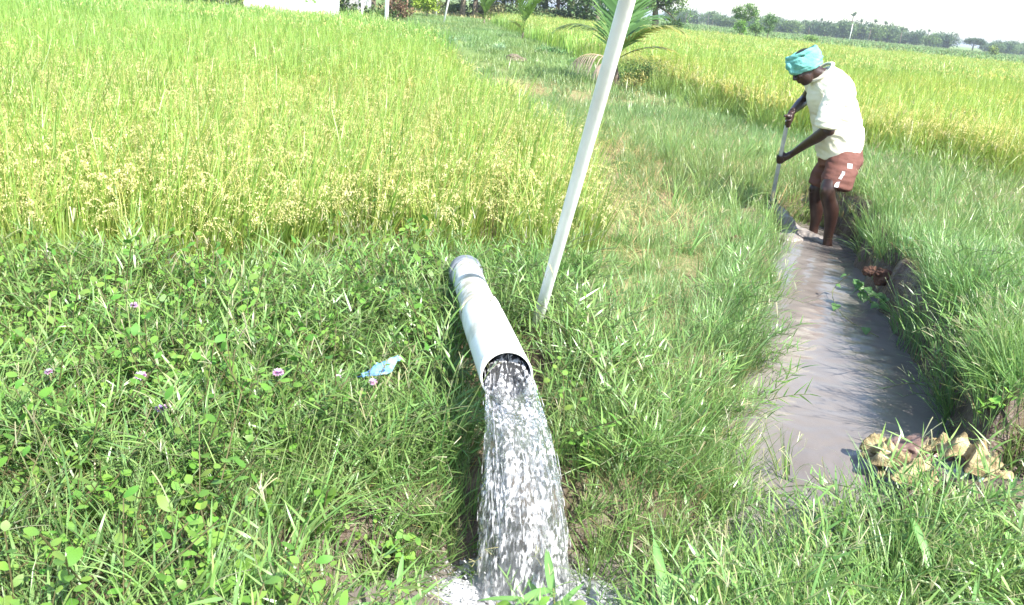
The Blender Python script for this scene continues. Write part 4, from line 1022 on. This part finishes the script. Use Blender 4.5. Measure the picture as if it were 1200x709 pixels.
for px, py, s in ((966.5, 115.5, 1.5), (970.5, 106, .8)): patch(shirt, 'stain', STAIN, pp(shirt, 6.1, [(px-s, py-s), (px+s, py-s), (px+s, py+s), (px-s, py+s)]), 3, 3, .002, .001)

# shorts
mb = MB()
chain(mb, [(985.5, 172, 6.45, .150, .165), (985, 184, 6.45, .165, .175), (983, 196, 6.44, .150, .17)], 10, 32)
chain(mb, [(990, 180, 6.38, .12, .11), (987, 195, 6.33, .125, .112), (982, 209, 6.28, .118, .108), (978.5, 221, 6.26, .114, .102)], 16, 28)
chain(mb, [(980, 180, 6.53, .12, .11), (974, 195, 6.57, .115, .108), (965, 207, 6.60, .098, .10), (961, 217, 6.61, .090, .092)], 16, 28)
def short_folds(c): return .008*vnoise(c*np.array([1, 1, 3.4])+np.c_[c[:, 2]*.8, 0*c[:, 2], 0*c[:, 2]], 7, 61, 3)+.006*(1-2*np.abs(vnoise(c*np.array([1.2, 1.2, 4])-np.c_[c[:, 2], 0*c[:, 2], 0*c[:, 2]], 5, 66, 2)))
shorts = fuse(mb, 'shorts', SHORTS, .0075, 3, man, disp=short_folds)
patch(shorts, 'white_trim', WHITEC, pp(shorts, 6.2, [(995, 190.5), (1001.5, 191.5), (1000, 197), (993.5, 196)]), 5, 5, .003)
patch(shorts, 'white_trim', WHITEC, pp(shorts, 6.15, [(988.5, 200.5), (993, 201), (986.5, 210), (983, 208.5)]), 5, 6, .003)
patch(shorts, 'white_trim', WHITEC, pp(shorts, 6.13, [(981, 212), (986, 213.5), (983, 221), (977.5, 219.5)]), 5, 5, .003)

# the hoe
hoe = thing('hoe', 'long grey metal handled hoe held by the man, its blade in the mud', 'hoe', (0, 0, 0))
mb = MB(); tube(mb, [tuple(on_handle(t)) for t in np.linspace(.022, 1.0, 12)], [HR]*12, 20); mb.build('handle', GALV, hoe)
mb = MB(); tube(mb, [tuple(on_handle(.955)), tuple(on_handle(1.03))], [.022, .024], 16); mb.build('socket', IRON, hoe)
mb = MB(); e = on_handle(1.0); dn = Vector((.45, -.35, -.82)).normalized(); sdv = HAX.cross(dn).normalized()
V = []
for i in range(7):
    for j in range(7):
        u = i/6; v = j/6*2-1; p = e+dn*(.21*u-.03)+sdv*(v*(.07+.03*u))+HAX*(.012*v*v); V.append(p)
nn = sdv.cross(dn).normalized(); N = len(V); V2 = [tuple(p) for p in V]+[tuple(p+nn*.004) for p in V]
Fq = []
for i in range(6):
    for j in range(6): k = i*7+j; Fq += [(k, k+1, k+8, k+7), (N+k, N+k+7, N+k+8, N+k+1)]
rim = [i*7 for i in range(7)]+[42+j for j in range(1, 7)]+[i*7+6 for i in range(5, -1, -1)]+[j for j in range(5, 0, -1)]
for i in range(len(rim)): a, b = rim[i], rim[(i+1) % len(rim)]; Fq.append((a, b, N+b, N+a))
mb.add(V2, Fq); mb.build('blade', IRON, hoe, smooth=False)

# wet mud thrown up between hoe and feet
mb = MB()
pts = [(898, 240, 6.82, .075), (906, 246, 6.80, .085), (917, 256, 6.72, .085), (928, 267, 6.62, .07), (940, 273, 6.55, .06), (955, 279, 6.45, .05), (967, 285, 6.36, .035)]
R = np.array([(*at_y(a, b, c), r) for a, b, c, r in pts]); S = smooth_pts(R, 26); S[:, 2] -= S[:, 3]*.4
tube(mb, S[:, :3], list(S[:, 3]), 14)
for a, b, z, r in ((912, 262, .02, .12), (922, 278, .0, .13), (905, 252, .06, .12)):
    p = at_z(a, b, z); ellip(mb, p, ((1, 0, 0), (0, 1, 0), (0, 0, 1)), (r, r*1.2, .045), 3)
o = fuse(mb, 'mud_ridge', GREYMUD, .012, 3, None, disp=lambda c: .018*vnoise(c, 13, 71, 4)+.01*(1-2*np.abs(vnoise(c, 22, 75, 2))))
tag(o, 'ridge of wet grey mud heaped between the hoe and the feet of the man', 'mud')
#@@FAR
# ---------------------------------------------------------------- young coconut palm and seedlings
PALM = mat_leaf_plain('palm_leaf', .32, .4, .5); BARK = mat_solid('grey_brown_bark', (.10, .075, .055), (.22, .18, .14), 9, .9, .2, bump=.6, bscale=30)
def frond(name, parent, org, az, th0, curl, L, ll, n=30, col=(.16, .27, .06), hang=.5, rach=.010, lw=.022, power=1.4, seed=0, start=.18, tipcol=None, roll=0):
    rs = np.random.default_rng(seed); s = np.linspace(0, 1, 17); th = th0+curl*s**power; ds = L/16
    hx = np.r_[0, np.cumsum(np.sin(th[:-1])*ds)]; hz = np.r_[0, np.cumsum(np.cos(th[:-1])*ds)]
    P = np.c_[hx*math.cos(az), hx*math.sin(az), hz]+np.array(org)
    mb = MB(); tube(mb, P, list(rach*(1-.85*s)), 6, np.array(col)*np.array([1.3, 1.15, 1.1]))
    side0 = np.array([-math.sin(az), math.cos(az), 0])
    for i in range(n):
        f = start+(1-start)*(i+.5)/n; k = f*16; i0 = min(15, int(k)); p = P[i0]*(1-(k-i0))+P[i0+1]*(k-i0)
        t = P[i0+1]-P[i0]; t /= np.linalg.norm(t); nrm = np.cross(t, side0)
        if nrm[2] < 0: nrm = -nrm
        for sg in (-1, 1):
            sd = side0*math.cos(roll)+nrm*math.sin(roll)
            ang = .95-.55*f+rs.normal(0, .06); d = t*math.cos(ang)+sd*sg*math.sin(ang)+nrm*.18
            l_ = ll*(.55+.45*math.sin(PI*min(1, f*.95+.12)))*rs.uniform(.85, 1.1); wd = np.cross(d, nrm); wd /= np.linalg.norm(wd)
            V = []; q = p.copy(); dd = d/np.linalg.norm(d)
            for j in range(5):
                w_ = lw*[.5, 1, .95, .6, .06][j]*.5; V += [q-wd*w_, q+wd*w_]
                dd = dd+np.array([0, 0, -hang*.28*(1+rs.normal(0, .25))]); dd /= np.linalg.norm(dd); q = q+dd*l_/4
            c = np.array(col)*(1+rs.normal(0, .1))
            cc = np.array([c*(1-j/4)+(np.array(tipcol) if tipcol else c*1.1)*(j/4) for j in range(5)]).repeat(2, 0)
            mb.add(V, [(2*j, 2*j+1, 2*j+3, 2*j+2) for j in range(4)], np.clip(cc, 0, 1))
    return mb.build(name, PALM, parent)
pb = at_z(722, 101, .17); palm = thing('young_coconut_palm', 'young coconut palm with big spreading fronds on the bund behind the leaning pole', 'palm', tuple(pb))
mb = MB(); tube(mb, smooth_pts([(0, 0, -.05, .10), (-.02, 0, .12, .085), (-.06, 0, .32, .06), (-.10, 0, .62, .035)], 12)[:, :3], list(np.linspace(.10, .035, 12)), 14, (.35, .28, .18)); mb.build('trunk', BARK, palm)
top = (-.10, 0, .50); tp2 = (-.08, 0, .42)
frond('frond', palm, top, -PI*.55, .02, .30, 2.6, .72, 46, (.13, .26, .075), .22, .019, .05, seed=1, start=.06)
frond('frond', palm, top, PI*.35, .18, .5, 2.0, .8, 36, (.14, .27, .075), .3, .017, .045, seed=9, start=.12)
frond('frond', palm, top, PI*1.02, .30, 1.8, 1.5, .55, 24, (.12, .18, .05), .8, .018, .040, power=1.0, seed=2, start=.35)
frond('frond', palm, top, -.55, .55, 1.35, 1.6, .6, 30, (.13, .25, .055), .6, .017, .055, seed=3, tipcol=(.42, .38, .10))
frond('frond', palm, top, .50, .35, 1.4, 1.6, .6, 30, (.10, .20, .05), .65, .016, .055, seed=4)
frond('frond', palm, top, -.2, .95, .9, 1.2, .42, 22, (.22, .26, .05), .5, .014, .045, seed=5, tipcol=(.52, .38, .10))
frond('frond', palm, top, PI*.8, .3, .7, 1.7, .6, 30, (.15, .26, .08), .4, .014, .024, seed=6)
o = frond('frond', palm, tp2, PI*1.06, 1.0, 1.5, .95, .55, 16, (.50, .39, .31), 2.6, .014, .024, seed=7, start=.3); o['label'] = 'dead tan frond drooping at the left'
o = frond('frond', palm, tp2, PI*1.3, 1.2, 1.3, .7, .5, 12, (.44, .34, .26), 2.6, .012, .022, seed=8, start=.3); o['label'] = 'short dead tan frond hanging lowest'
for (px, py, Hh, sd, lb) in ((612, 48, 1.75, 20, 'coconut seedling with two wide arching leaves, the nearer of two on the bund'), (567, 30, 1.6, 30, 'small coconut seedling farther along the bund towards the trees')):
    p = at_z(px, py, .17); t = thing('coconut_seedling', lb, 'palm', tuple(p))
    mb = MB(); tube(mb, [(0, 0, -.05), (0, 0, .12), (.01, 0, .34)], [.06, .05, .03], 10, (.4, .33, .15)); mb.build('stem', BARK, t)
    cg = (.15, .25, .05)
    frond('leaf', t, (0, 0, .25*Hh), PI+.7, .12, .85, 1.05*Hh, .30*Hh, 16, cg, .3, .02, .07, seed=sd, start=.3)
    frond('leaf', t, (0, 0, .25*Hh), -.7, .15, 1.15, .85*Hh, .30*Hh, 16, cg, .3, .02, .07, seed=sd+1, start=.3)
    frond('leaf', t, (0, 0, .2*Hh), .9, .1, .5, .75*Hh, .22*Hh, 14, cg, .3, .018, .06, seed=sd+2, start=.3)
    frond('leaf', t, (0, 0, .15*Hh), PI*1.2, .5, 1.2, .5*Hh, .2*Hh, 10, (.14, .18, .05), .6, .015, .05, seed=sd+3, start=.3)

ORD = ['first', 'second', 'third', 'fourth', 'fifth', 'sixth', 'seventh', 'eighth', 'ninth', 'tenth', 'eleventh', 'twelfth', 'thirteenth', 'fourteenth', 'fifteenth', 'sixteenth', 'last']
# ---------------------------------------------------------------- trees and bushes
TREE = mat_leaf_plain('tree_foliage', .25, .6, .3)
def foliage(rng, crown, ncl, nleaf, ls, col, cl_r, holes=.0, vary=.16):
    """crown: list of (cx, cy, cz, rx, ry, rz) lobes"""
    mb = MB(); cr = np.array(crown); wts = cr[:, 3]*cr[:, 4]*cr[:, 5]; wts /= wts.sum()
    for c in range(ncl):
        lb = cr[rng.choice(len(cr), p=wts)]; d = rng.normal(0, 1, 3); d /= np.linalg.norm(d); q = rng.uniform(.35, 1.0)**.5
        ctr = lb[:3]+d*lb[3:]*q; n = nleaf; r = cl_r*rng.uniform(.6, 1.3)
        b = ctr+rng.normal(0, 1, (n, 3))*r*np.array([1, 1, .7])*.5
        cv = (1+rng.normal(0, vary))*(1+rng.normal(0, .15, (n, 1)))*np.array([[1+rng.normal(0, .06), 1, 1]])
        ribbons(mb, b, rng.uniform(0, 6.28, n), rng.uniform(.4, 2.2, n), rng.uniform(-.3, .8, n), ls*rng.uniform(.6, 1.3, n), ls*rng.uniform(.4, .7, n), 2, col, np.clip(cv, .4, 1.8), shape='oval')
    return mb
def trunk_limbs(rng, h, r, crown, lean=0):
    mb = MB(); top = np.array([lean, 0, h]); tube(mb, smooth_pts([(0, 0, -.2), (lean*.3, .02*h, h*.35), (lean*.7, -.02*h, h*.7), tuple(top)], 9), list(np.linspace(r*1.15, r*.5, 9)), 8, (.2, .17, .13))
    cr = np.array(crown)
    for i in range(min(7, len(cr)+3)):
        e = cr[i % len(cr)]; a = top*(.55+.06*i); a[2] = min(a[2], h); tgt = e[:3]+rng.normal(0, .25, 3)*e[3:]
        tube(mb, [tuple(a), tuple((a+tgt)/2+np.array([0, 0, .05*h])), tuple(tgt)], [r*.45, r*.3, r*.1], 6, (.2, .17, .13))
    return mb
def make_tree(name, label, cat, loc, h, crown, col, seed, r=.12, ncl=60, nleaf=26, ls=.2, cl_r=.45, group=None, trunk_h=.5, lean=0):
    rng = np.random.default_rng(seed); t = thing(name, label, cat, loc, group)
    foliage(rng, crown, ncl, nleaf, ls, col, cl_r).build('crown', TREE, t)
    if trunk_h: trunk_limbs(rng, trunk_h, r, crown, lean).build('trunk', BARK, t)
    return t
def copy_tree(t, loc, sc, rz, label=None, group=None):
    r = t.copy(); C.objects.link(r); r.location = loc; r.scale = (sc, sc, sc) if not hasattr(sc, '__len__') else sc; r.rotation_euler = (0, 0, rz)
    if label: r['label'] = label
    if group: r['group'] = group
    for ch in list(t.children):
        c = ch.copy(); C.objects.link(c); c.parent = r
    return r
def GP(px, Y):                       # ground point under a column of the photograph at distance Y
    lo, hi = -60.0, 400.0
    for _ in range(40):
        m = (lo+hi)/2
        if at_y(px, m, Y).z > .17: lo = m
        else: hi = m
    p = at_y(px, m, Y); return (p.x, Y, .15)
# bush by the palm
b0 = at_z(752, 103, .17)
make_tree('bush', 'rounded leafy bush growing just right of the young coconut palm', 'bush', tuple(b0), .7, [(0, 0, .28, .45, .35, .28), (.28, .1, .22, .28, .3, .22), (-.22, 0, .2, .25, .25, .2)], (.15, .25, .085), 40, .02, 60, 40, .05, .16, trunk_h=.3)
b1 = at_z(742, 108, .17)
make_tree('bush', 'small yellowish weed bush at the foot of the young coconut palm', 'bush', tuple(b1), .4, [(0, 0, .2, .22, .2, .2)], (.34, .32, .12), 41, .012, 22, 30, .045, .12, trunk_h=.2)
hp0 = at_z(603, 72, .17)
tag(blob('hay_heap', mat_solid('grey_straw', (.10, .085, .06), (.24, .20, .14), 20, .9, .1, bump=.9, bscale=40), (hp0.x, hp0.y, .22), (.28, .25, .12), 51, .5, freq=12), 'small heap of greyish dry straw on the bund beyond the palm', 'hay')
for i, (px, py, c, r, lb) in enumerate(((527, 52, (.25, .38, .24), .20, 'low pale leaved weed clump beside the trodden path at left of bund'), (584, 62, (.30, .44, .28), .16, 'pale leaved weed next to the grey straw heap'), (688, 78, (.10, .20, .07), .5, 'dark green clump of tall grass left of the young coconut palm'), (645, 66, (.10, .21, .08), .5, 'dark grass clump on the bund right of the straw heap'))):
    p = at_z(px, py, .17)
    make_tree('weed_clump', lb, 'weeds', tuple(p), .3, [(0, 0, .10, r, r*.8, .12)], c, 60+i, .01, 34, 30, .045 if i < 2 else .07, .14, trunk_h=0.08)
sb = at_z(500, 21, .17)
make_tree('shrub', 'bright yellow green shrub at the far end of the bund beside a leaning pole', 'bush', tuple(sb), 1.3, [(0, 0, .85, .75, .6, .45), (.45, 0, .7, .45, .4, .3), (-.4, 0, .75, .4, .4, .35)], (.30, .42, .07), 45, .05, 46, 24, .17, .3, trunk_h=.7)
sb = GP(463, 44)
make_tree('shrub', 'reddish brown leaved shrub near the white posts at the far left field corner', 'bush', sb, 1.3, [(0, 0, .5, .6, .5, .5), (.5, 0, .35, .4, .4, .3)], (.20, .13, .09), 46, .05, 44, 24, .15, .3, trunk_h=.5)

# big tree right of the palm, and the grove behind the bund
g = GP(768, 84)
make_tree('mango_tree', 'big leafy tree with thick dark trunk standing right behind the young coconut palm', 'tree', g, 7, [(0, 0, 4.2, 2.7, 2.4, 1.6), (-1.5, 0, 2.6, 1.3, 1.4, .9), (1.7, 0, 2.6, 1.3, 1.4, 1.1), (.9, .3, 5.2, 1.8, 1.8, 1.2), (2.2, 0, 1.3, .8, .8, .7), (-.3, -.6, 3.0, 1.5, 1.0, .8)], (.15, .25, .075), 47, .34, 260, 26, .30, .62, trunk_h=3.2, lean=-.5)
g = GP(789, 80)
make_tree('bush', 'dark low bush under the right side of the big tree', 'bush', g, 1.6, [(0, 0, .6, .9, .8, .6), (-.8, 0, .5, .6, .6, .4)], (.07, .13, .045), 48, .06, 60, 26, .2, .4, trunk_h=.5)
base_trees = []
for k in range(4):
    rng = np.random.default_rng(100+k); hh = 6.5
    crown = [(rng.normal(0, .5), rng.normal(0, .5), 3.9+rng.normal(0, .4), 2.2, 2.0, 1.5)]+[(rng.uniform(-2, 2), rng.uniform(-1.4, 1.4), rng.uniform(1.7, 5.2), rng.uniform(.9, 1.5), rng.uniform(.9, 1.5), rng.uniform(.7, 1.2)) for _ in range(5)]
    base_trees.append((crown, [(.12, .19, .075), (.14, .22, .08), (.10, .17, .07), (.16, .22, .10)][k]))
rs = random.Random(17); k = 0; protos = []
GL = 'tree of the dense grove along the far end of the bund'
for gi, px in enumerate([476, 492, 508, 524, 541, 557, 573, 589, 604, 620, 637, 652, 668, 684, 699, 716, 735]):
    GL = ORD[gi]+' tree from the left in the dense grove at the end of the bund'
    p = GP(px, rs.uniform(66, 92)+ (0 if px < 600 else 4)); sc = rs.uniform(.85, 1.25)
    if k < 4: t = make_tree('grove_tree', GL, 'tree', p, 6, base_trees[k][0], base_trees[k][1], 120+k, .22, 120, 26, .34, .75, 'trees of the grove behind the bund', trunk_h=3.4); protos.append(t)
    else: copy_tree(protos[k % 4], p, sc, rs.uniform(0, 6), GL)
    k += 1
# scrub under the grove and along the field's end
for i, px in enumerate([470, 486, 503, 530, 552, 575, 598, 622, 646, 671, 694, 712]):
    SL = ORD[i]+' low scrub bush from the left at the foot of the dense grove'
    p = GP(px, rs.uniform(70, 96)); c = [(.10, .15, .055), (.13, .20, .07), (.17, .17, .09)][i % 3]
    if i < 3: t = make_tree('scrub', SL, 'bush', p, 1.4, [(0, 0, .5, 1.3, .8, .55), (1.0, 0, .4, .8, .7, .45), (-1, .2, .45, .8, .7, .5)], c, 140+i, .05, 70, 22, .24, .5, 'scrub below the grove', trunk_h=.4); 
    else: copy_tree(bpy.data.objects[['scrub', 'scrub.001', 'scrub.002'][i % 3]], p, (rs.uniform(.8, 1.4),)*2+(rs.uniform(.6, 1.3),), rs.uniform(0, 6), SL)
# far left, behind the field and the hut
LLB = 'leafy tree behind the white hut at the top left'
for i, px in enumerate([300, 345, 392, 412, 436, 458]):
    p = GP(px, rs.uniform(46, 62)); copy_tree(protos[i % 4], p, rs.uniform(.7, 1.0), rs.uniform(0, 6), ['leafy tree behind the left half of the white hut', 'leafy tree behind the right half of the white hut', 'leafy tree in the gap between white hut and cement tank', 'leafy tree right behind the cement tank', 'leafy tree behind the two white posts, the left of two', 'leafy tree just right of the thick white post'][i], 'trees behind the white hut')
for i, px in enumerate([150, 190, 232, 275, 405, 440]):
    p = GP(px, rs.uniform(33, 40)); copy_tree(bpy.data.objects['scrub'], p, rs.uniform(.6, .9), rs.uniform(0, 6), ['leftmost low bush along the back edge of the left field', 'second low bush from the left behind the left field', 'low bush left of the small cement block', 'low bush between the cement block and the white hut', 'low bush at the foot of the cement tank', 'low bush between cement tank and thick white post'][i], 'scrub behind the left field')

# the trees beyond the right field
g = GP(869, 106); make_tree('round_tree', 'tallest tree beyond the right field, with a broad lumpy crown', 'tree', g, 4, [(0, 0, 2.9, 1.5, 1.3, .95), (.7, 0, 2.5, 1.0, 1, .7), (-.8, 0, 2.7, .9, 1, .7), (.3, 0, 3.5, .8, .8, .45), (1.6, 0, 2.7, .35, .4, .25)], (.13, .24, .055), 70, .12, 120, 24, .22, .4, trunk_h=2.2)
g = GP(866, 102); make_tree('shrub', 'bright green shrub at the left foot of the tallest tree beyond the right field', 'bush', g, 2, [(0, 0, 1.2, .65, .6, .65), (.2, 0, .7, .5, .5, .4)], (.20, .36, .07), 71, .05, 46, 24, .2, .35, trunk_h=.8)
g = GP(899, 108); make_tree('narrow_tree', 'narrow upright tree right of the tallest tree beyond the right field', 'tree', g, 3, [(0, 0, 2.3, .75, .7, .7), (0, 0, 1.3, .45, .5, .6)], (.14, .25, .08), 72, .07, 56, 24, .2, .35, trunk_h=1.4)
g = GP(885, 112); make_tree('round_bush', 'round green bush between the two trees beyond the right field', 'bush', g, 2, [(0, 0, 1.15, .9, .8, .6), (-.7, 0, .9, .5, .5, .4)], (.14, .25, .07), 73, .06, 56, 24, .2, .35, trunk_h=.7)
g = GP(949, 118); make_tree('shrub', 'low light green shrub at the far edge of the field left of the head cloth', 'bush', g, 1, [(0, 0, .4, 1.1, .8, .4), (.6, 0, .3, .6, .6, .3)], (.20, .33, .08), 74, .04, 50, 24, .18, .35, trunk_h=.3)
g = GP(1162, 180); make_tree('shrub', 'yellow green shrub right of the flat topped tree on the horizon', 'bush', g, 1, [(0, 0, .9, 1.0, .9, .8)], (.24, .32, .06), 75, .06, 40, 24, .3, .5, trunk_h=.5)
g = GP(1139, 270); make_tree('umbrella_tree', 'wide flat topped tree standing alone on the right horizon', 'tree', g, 3.6, [(0, 0, 2.9, 3.4, 2.4, .65), (-2.2, 0, 2.4, 1.4, 1.2, .45), (2.4, 0, 2.5, 1.3, 1.2, .5), (.4, 0, 3.3, 1.9, 1.6, .4)], (.07, .12, .06), 76, .25, 130, 22, .45, .7, trunk_h=2.3)
# the long hazy line of trees: round crowns and palms
def far_palm(seed, h):
    t = thing('far_palm', 'tiny palm in the hazy tree line across the horizon', 'palm', (0, 0, 0), 'palms of the hazy horizon tree line'); rng = np.random.default_rng(seed)
    mb = MB(); tube(mb, [(0, 0, -.2), (.1, 0, h*.5), (.15, 0, h)], [.16, .12, .09], 6, (.3, .26, .2)); mb.build('trunk', BARK, t)
    mb = MB(); n = 26; ribbons(mb, np.tile([[.15, 0, h]], (n, 1)), rng.uniform(0, 6.28, n), rng.uniform(.2, 1.3, n), rng.uniform(.7, 1.7, n), rng.uniform(1.0, 1.6, n), rng.uniform(.25, .4, n), 5, (.12, .18, .08), np.clip(1+rng.normal(0, .2, (n, 1)), .5, 1.5)*np.ones((1, 3))); mb.build('crown', TREE, t)
    return t
fp = [far_palm(1, 3.4), far_palm(2, 4.3)]
def far_round(seed, col):
    rng = np.random.default_rng(seed)
    return make_tree('far_tree', 'tiny round tree in the hazy tree line across the horizon', 'tree', (0, 0, 0), 4, [(0, 0, 2.0, 2.2, 1.8, 1.3), (1.6, 0, 1.5, 1.4, 1.3, 1.1), (-1.6, 0, 1.6, 1.4, 1.2, 1.0), (0, -.5, .9, 2.2, 1.2, .8)], col, seed, .16, 80, 18, .5, .8, 'round trees of the hazy horizon tree line', trunk_h=1.3)
fr = [far_round(81, (.12, .19, .075)), far_round(82, (.09, .15, .07)), far_round(83, (.15, .23, .07))]
used = set()
def place(t, p, s, rz):
    if t.name not in used: used.add(t.name); t.location = p; t.scale = (s, s, s); t.rotation_euler = (0, 0, rz)
    else: copy_tree(t, p, s, rz)
rs = random.Random(23)
px = 796
while px < 1225:
    if 1113 < px < 1154: px = 1154
    Y_ = rs.uniform(285, 340); tall = 1.0
    if 985 < px < 1048: tall = 1.25
    if px > 1150: tall = .8
    if px < 850: tall = .85
    if rs.random() < (.6 if (940 < px < 1070 or px < 850) else .25): place(fp[rs.randrange(2)], GP(px, Y_), tall*rs.uniform(.85, 1.2), rs.uniform(0, 6))
    else: place(fr[rs.randrange(3)], GP(px, Y_), tall*rs.uniform(.95, 1.5), rs.uniform(0, 6))
    px += rs.uniform(2.2, 5.5)
for i in range(44): place(fr[i % 3], GP(rs.uniform(780, 1108) if i < 34 else rs.uniform(1155, 1225), rs.uniform(340, 400)), rs.uniform(1.2, 1.75), rs.uniform(0, 6))
g = GP(994, 300); t = copy_tree(fp[1], g, 1.75, 1.0, 'tallest palm of the horizon, rising behind the far utility pole', 'single'); del t['group']
g = GP(1054, 290); t = copy_tree(fp[0], g, 1.3, 2.0, 'reddish dry palm in the middle of the horizon tree line', 'single'); del t['group']
# grassy banks before the horizon trees
rng = np.random.default_rng(5)
for (nm, Y0, Y1, x0, x1, n, hh, col, lb) in (('far_scrub', 66, 100, 10, 130, 9000, .28, (.17, .25, .085), 'rough grass and low scrub beyond the right field'), ('far_scrub', 100, 270, 8, 260, 16000, .45, (.17, .25, .10), 'distant scrubland before the horizon trees'), ('far_scrub', 62, 80, -30, 12, 1400, .35, (.30, .29, .15), 'dry grassy bank in front of the grove')):
    mb = MB(); yy = rng.uniform(Y0, Y1, n); xx = rng.uniform(x0, x1, n); kk = np.abs(xx) < .75*yy+5; xx, yy = xx[kk], yy[kk]; n = len(xx); b = np.c_[xx, yy, ground_z(xx, yy)-.03]
    v = np.clip(1+.35*vnoise(np.c_[xx, yy], .15, 5)[:, None]+rng.normal(0, .12, (n, 3)), .4, 1.7)
    for q in range(3): ribbons(mb, b+rng.normal(0, .25, (n, 3))*[1, 1, 0], rng.uniform(0, 6.28, n), rng.uniform(0, .6, n), rng.uniform(.2, 1.4, n), hh*rng.uniform(.5, 1.2, n), hh*rng.uniform(.25, .6, n), 3, col, v)
    tag(mb.build(nm, TREE), lb, 'scrub', kind='stuff')

# ---------------------------------------------------------------- hut, block, posts
WALLM = mat_solid('whitewashed_plaster', (.80, .80, .78), (.86, .86, .85), 3, .85, .2, bump=.2, bscale=12)
CEM = mat_solid('grey_cement', (.36, .35, .35), (.50, .49, .48), 3, .9, .2, bump=.3, bscale=14)
ROOFM = mat_solid('weathered_sheet_roof', (.30, .28, .27), (.42, .40, .38), 4, .7, .3)
POSTM = mat_solid('whitewashed_post', (.70, .70, .68), (.82, .82, .80), 8, .8, .2)
def boxm(mb, x0, x1, y0, y1, z0, z1, col=(1, 1, 1)):
    V = [(x, y, z) for z in (z0, z1) for (x, y) in ((x0, y0), (x1, y0), (x1, y1), (x0, y1))]
    mb.add(V, [(0, 3, 2, 1), (4, 5, 6, 7), (0, 1, 5, 4), (1, 2, 6, 5), (2, 3, 7, 6), (3, 0, 4, 7)], col)
a, b = GP(286, 31.5), GP(382, 31.5); wd = b[0]-a[0]
hut = thing('white_hut', 'whitewashed pump hut behind the left rice field', 'hut', (a[0], 31.5, .1), rotz=.06)
mb = MB(); boxm(mb, 0, wd, 0, 2.6, -.2, 2.5); mb.build('wall', WALLM, hut, smooth=False)
mb = MB(); boxm(mb, -.1, wd+.1, -.12, 2.72, 2.502, 2.62); mb.build('roof', CEM, hut, smooth=False)
mb = MB(); boxm(mb, wd+.003, wd+.10, -.02, .10, -.2, 2.49); mb.build('corner_pillar', POSTM, hut, smooth=False)
mb = MB(); boxm(mb, wd*.15, wd*.17, -.03, .0-.003, .98, 1.06); mb.build('spout', BARK, hut, smooth=False)
MOT1 = mat_solid('faded_red_paint', (.55, .30, .26)); MOT2 = mat_solid('faded_green_paint', (.20, .30, .10))
mb = MB(); rs2 = random.Random(4)
for i in range(9): x0 = wd*(.80+rs2.uniform(-.09, .05)); z0 = .95+rs2.uniform(-.16, .30); boxm(mb, x0, x0+rs2.uniform(.05, .16), -.006, -.003, z0, z0+rs2.uniform(.04, .10))
mb.build('painted_emblem', MOT2, hut, smooth=False)['kind'] = 'stuff'
for z0 in (.98, 1.14): mb = MB(); boxm(mb, wd*.68, wd*.96, -.005, -.002, z0, z0+.022); mb.build('painted_line', MOT1, hut, smooth=False)
a, b = GP(401, 36), GP(428, 36)
t = thing('cement_tank', 'small grey cement tank right of the white hut', 'tank', (a[0], 36, .1)); mb = MB(); boxm(mb, 0, b[0]-a[0], 0, 1.2, -.2, 1.9); mb.build('wall', CEM, t, smooth=False); mb = MB(); boxm(mb, -.04, b[0]-a[0]+.04, -.04, 1.24, 1.902, 1.98); mb.build('rim', CEM, t, smooth=False)
a, b = GP(255, 38), GP(270, 38)
t = thing('cement_block', 'small grey cement block left of the white hut', 'block', (a[0], 38, .1)); mb = MB(); boxm(mb, 0, b[0]-a[0], 0, .6, -.2, 1.35); mb.build('wall', CEM, t, smooth=False)
def post(label, px, Y, r, h, lean, sign=False):
    p = GP(px, Y); t = thing('white_post', label, 'post', p); mb = MB(); tube(mb, [(0, 0, -.2), (lean*.5, 0, h*.5), (lean, 0, h)], [r, r*.95, r*.85], 10); mb.build('shaft', POSTM, t)
    if sign: mb = MB(); boxm(mb, -.42, -r-.01, -.02, .02, 1.36, 1.62); mb.build('board', CEM, t, smooth=False)
post('thin white post standing in front of the small cement tank', 424, 33, .045, 1.9, 0)
post('thick white post carrying a small grey board, right of the cement tank', 452, 30, .075, 2.3, .02, True)
post('thin pale pole leaning right beside the bright yellow green shrub', 519, 47, .05, 2.6, .5)
post('second thin pale pole beside the dark grove edge', 511, 60, .05, 3.0, -.02)
g = GP(995, 205); t = thing('utility_pole', 'slender pale utility pole in front of the horizon trees', 'pole', g); mb = MB(); tube(mb, [(0, 0, -.2), (0, 0, 3.9)], [.11, .08], 8); mb.build('shaft', POSTM, t)
mb = MB(); tube(mb, [(-.45, 0, 3.6), (.45, 0, 3.6)], [.05, .05], 6); mb.build('crossarm', BARK, t)

# ---------------------------------------------------------------- air
m, n, l, out = new_mat('haze_air'); v = n.new('ShaderNodeVolumePrincipled'); v.inputs['Color'].default_value = (.86, .92, 1, 1); v.inputs['Density'].default_value = .0006; v.inputs['Anisotropy'].default_value = .3
l.new(v.outputs[0], out.inputs['Volume'])
mb = MB(); boxm(mb, -2700, 2700, -320, 4300, -2.0, 12.0); tag(mb.build('haze', m, smooth=False), kind='stuff')
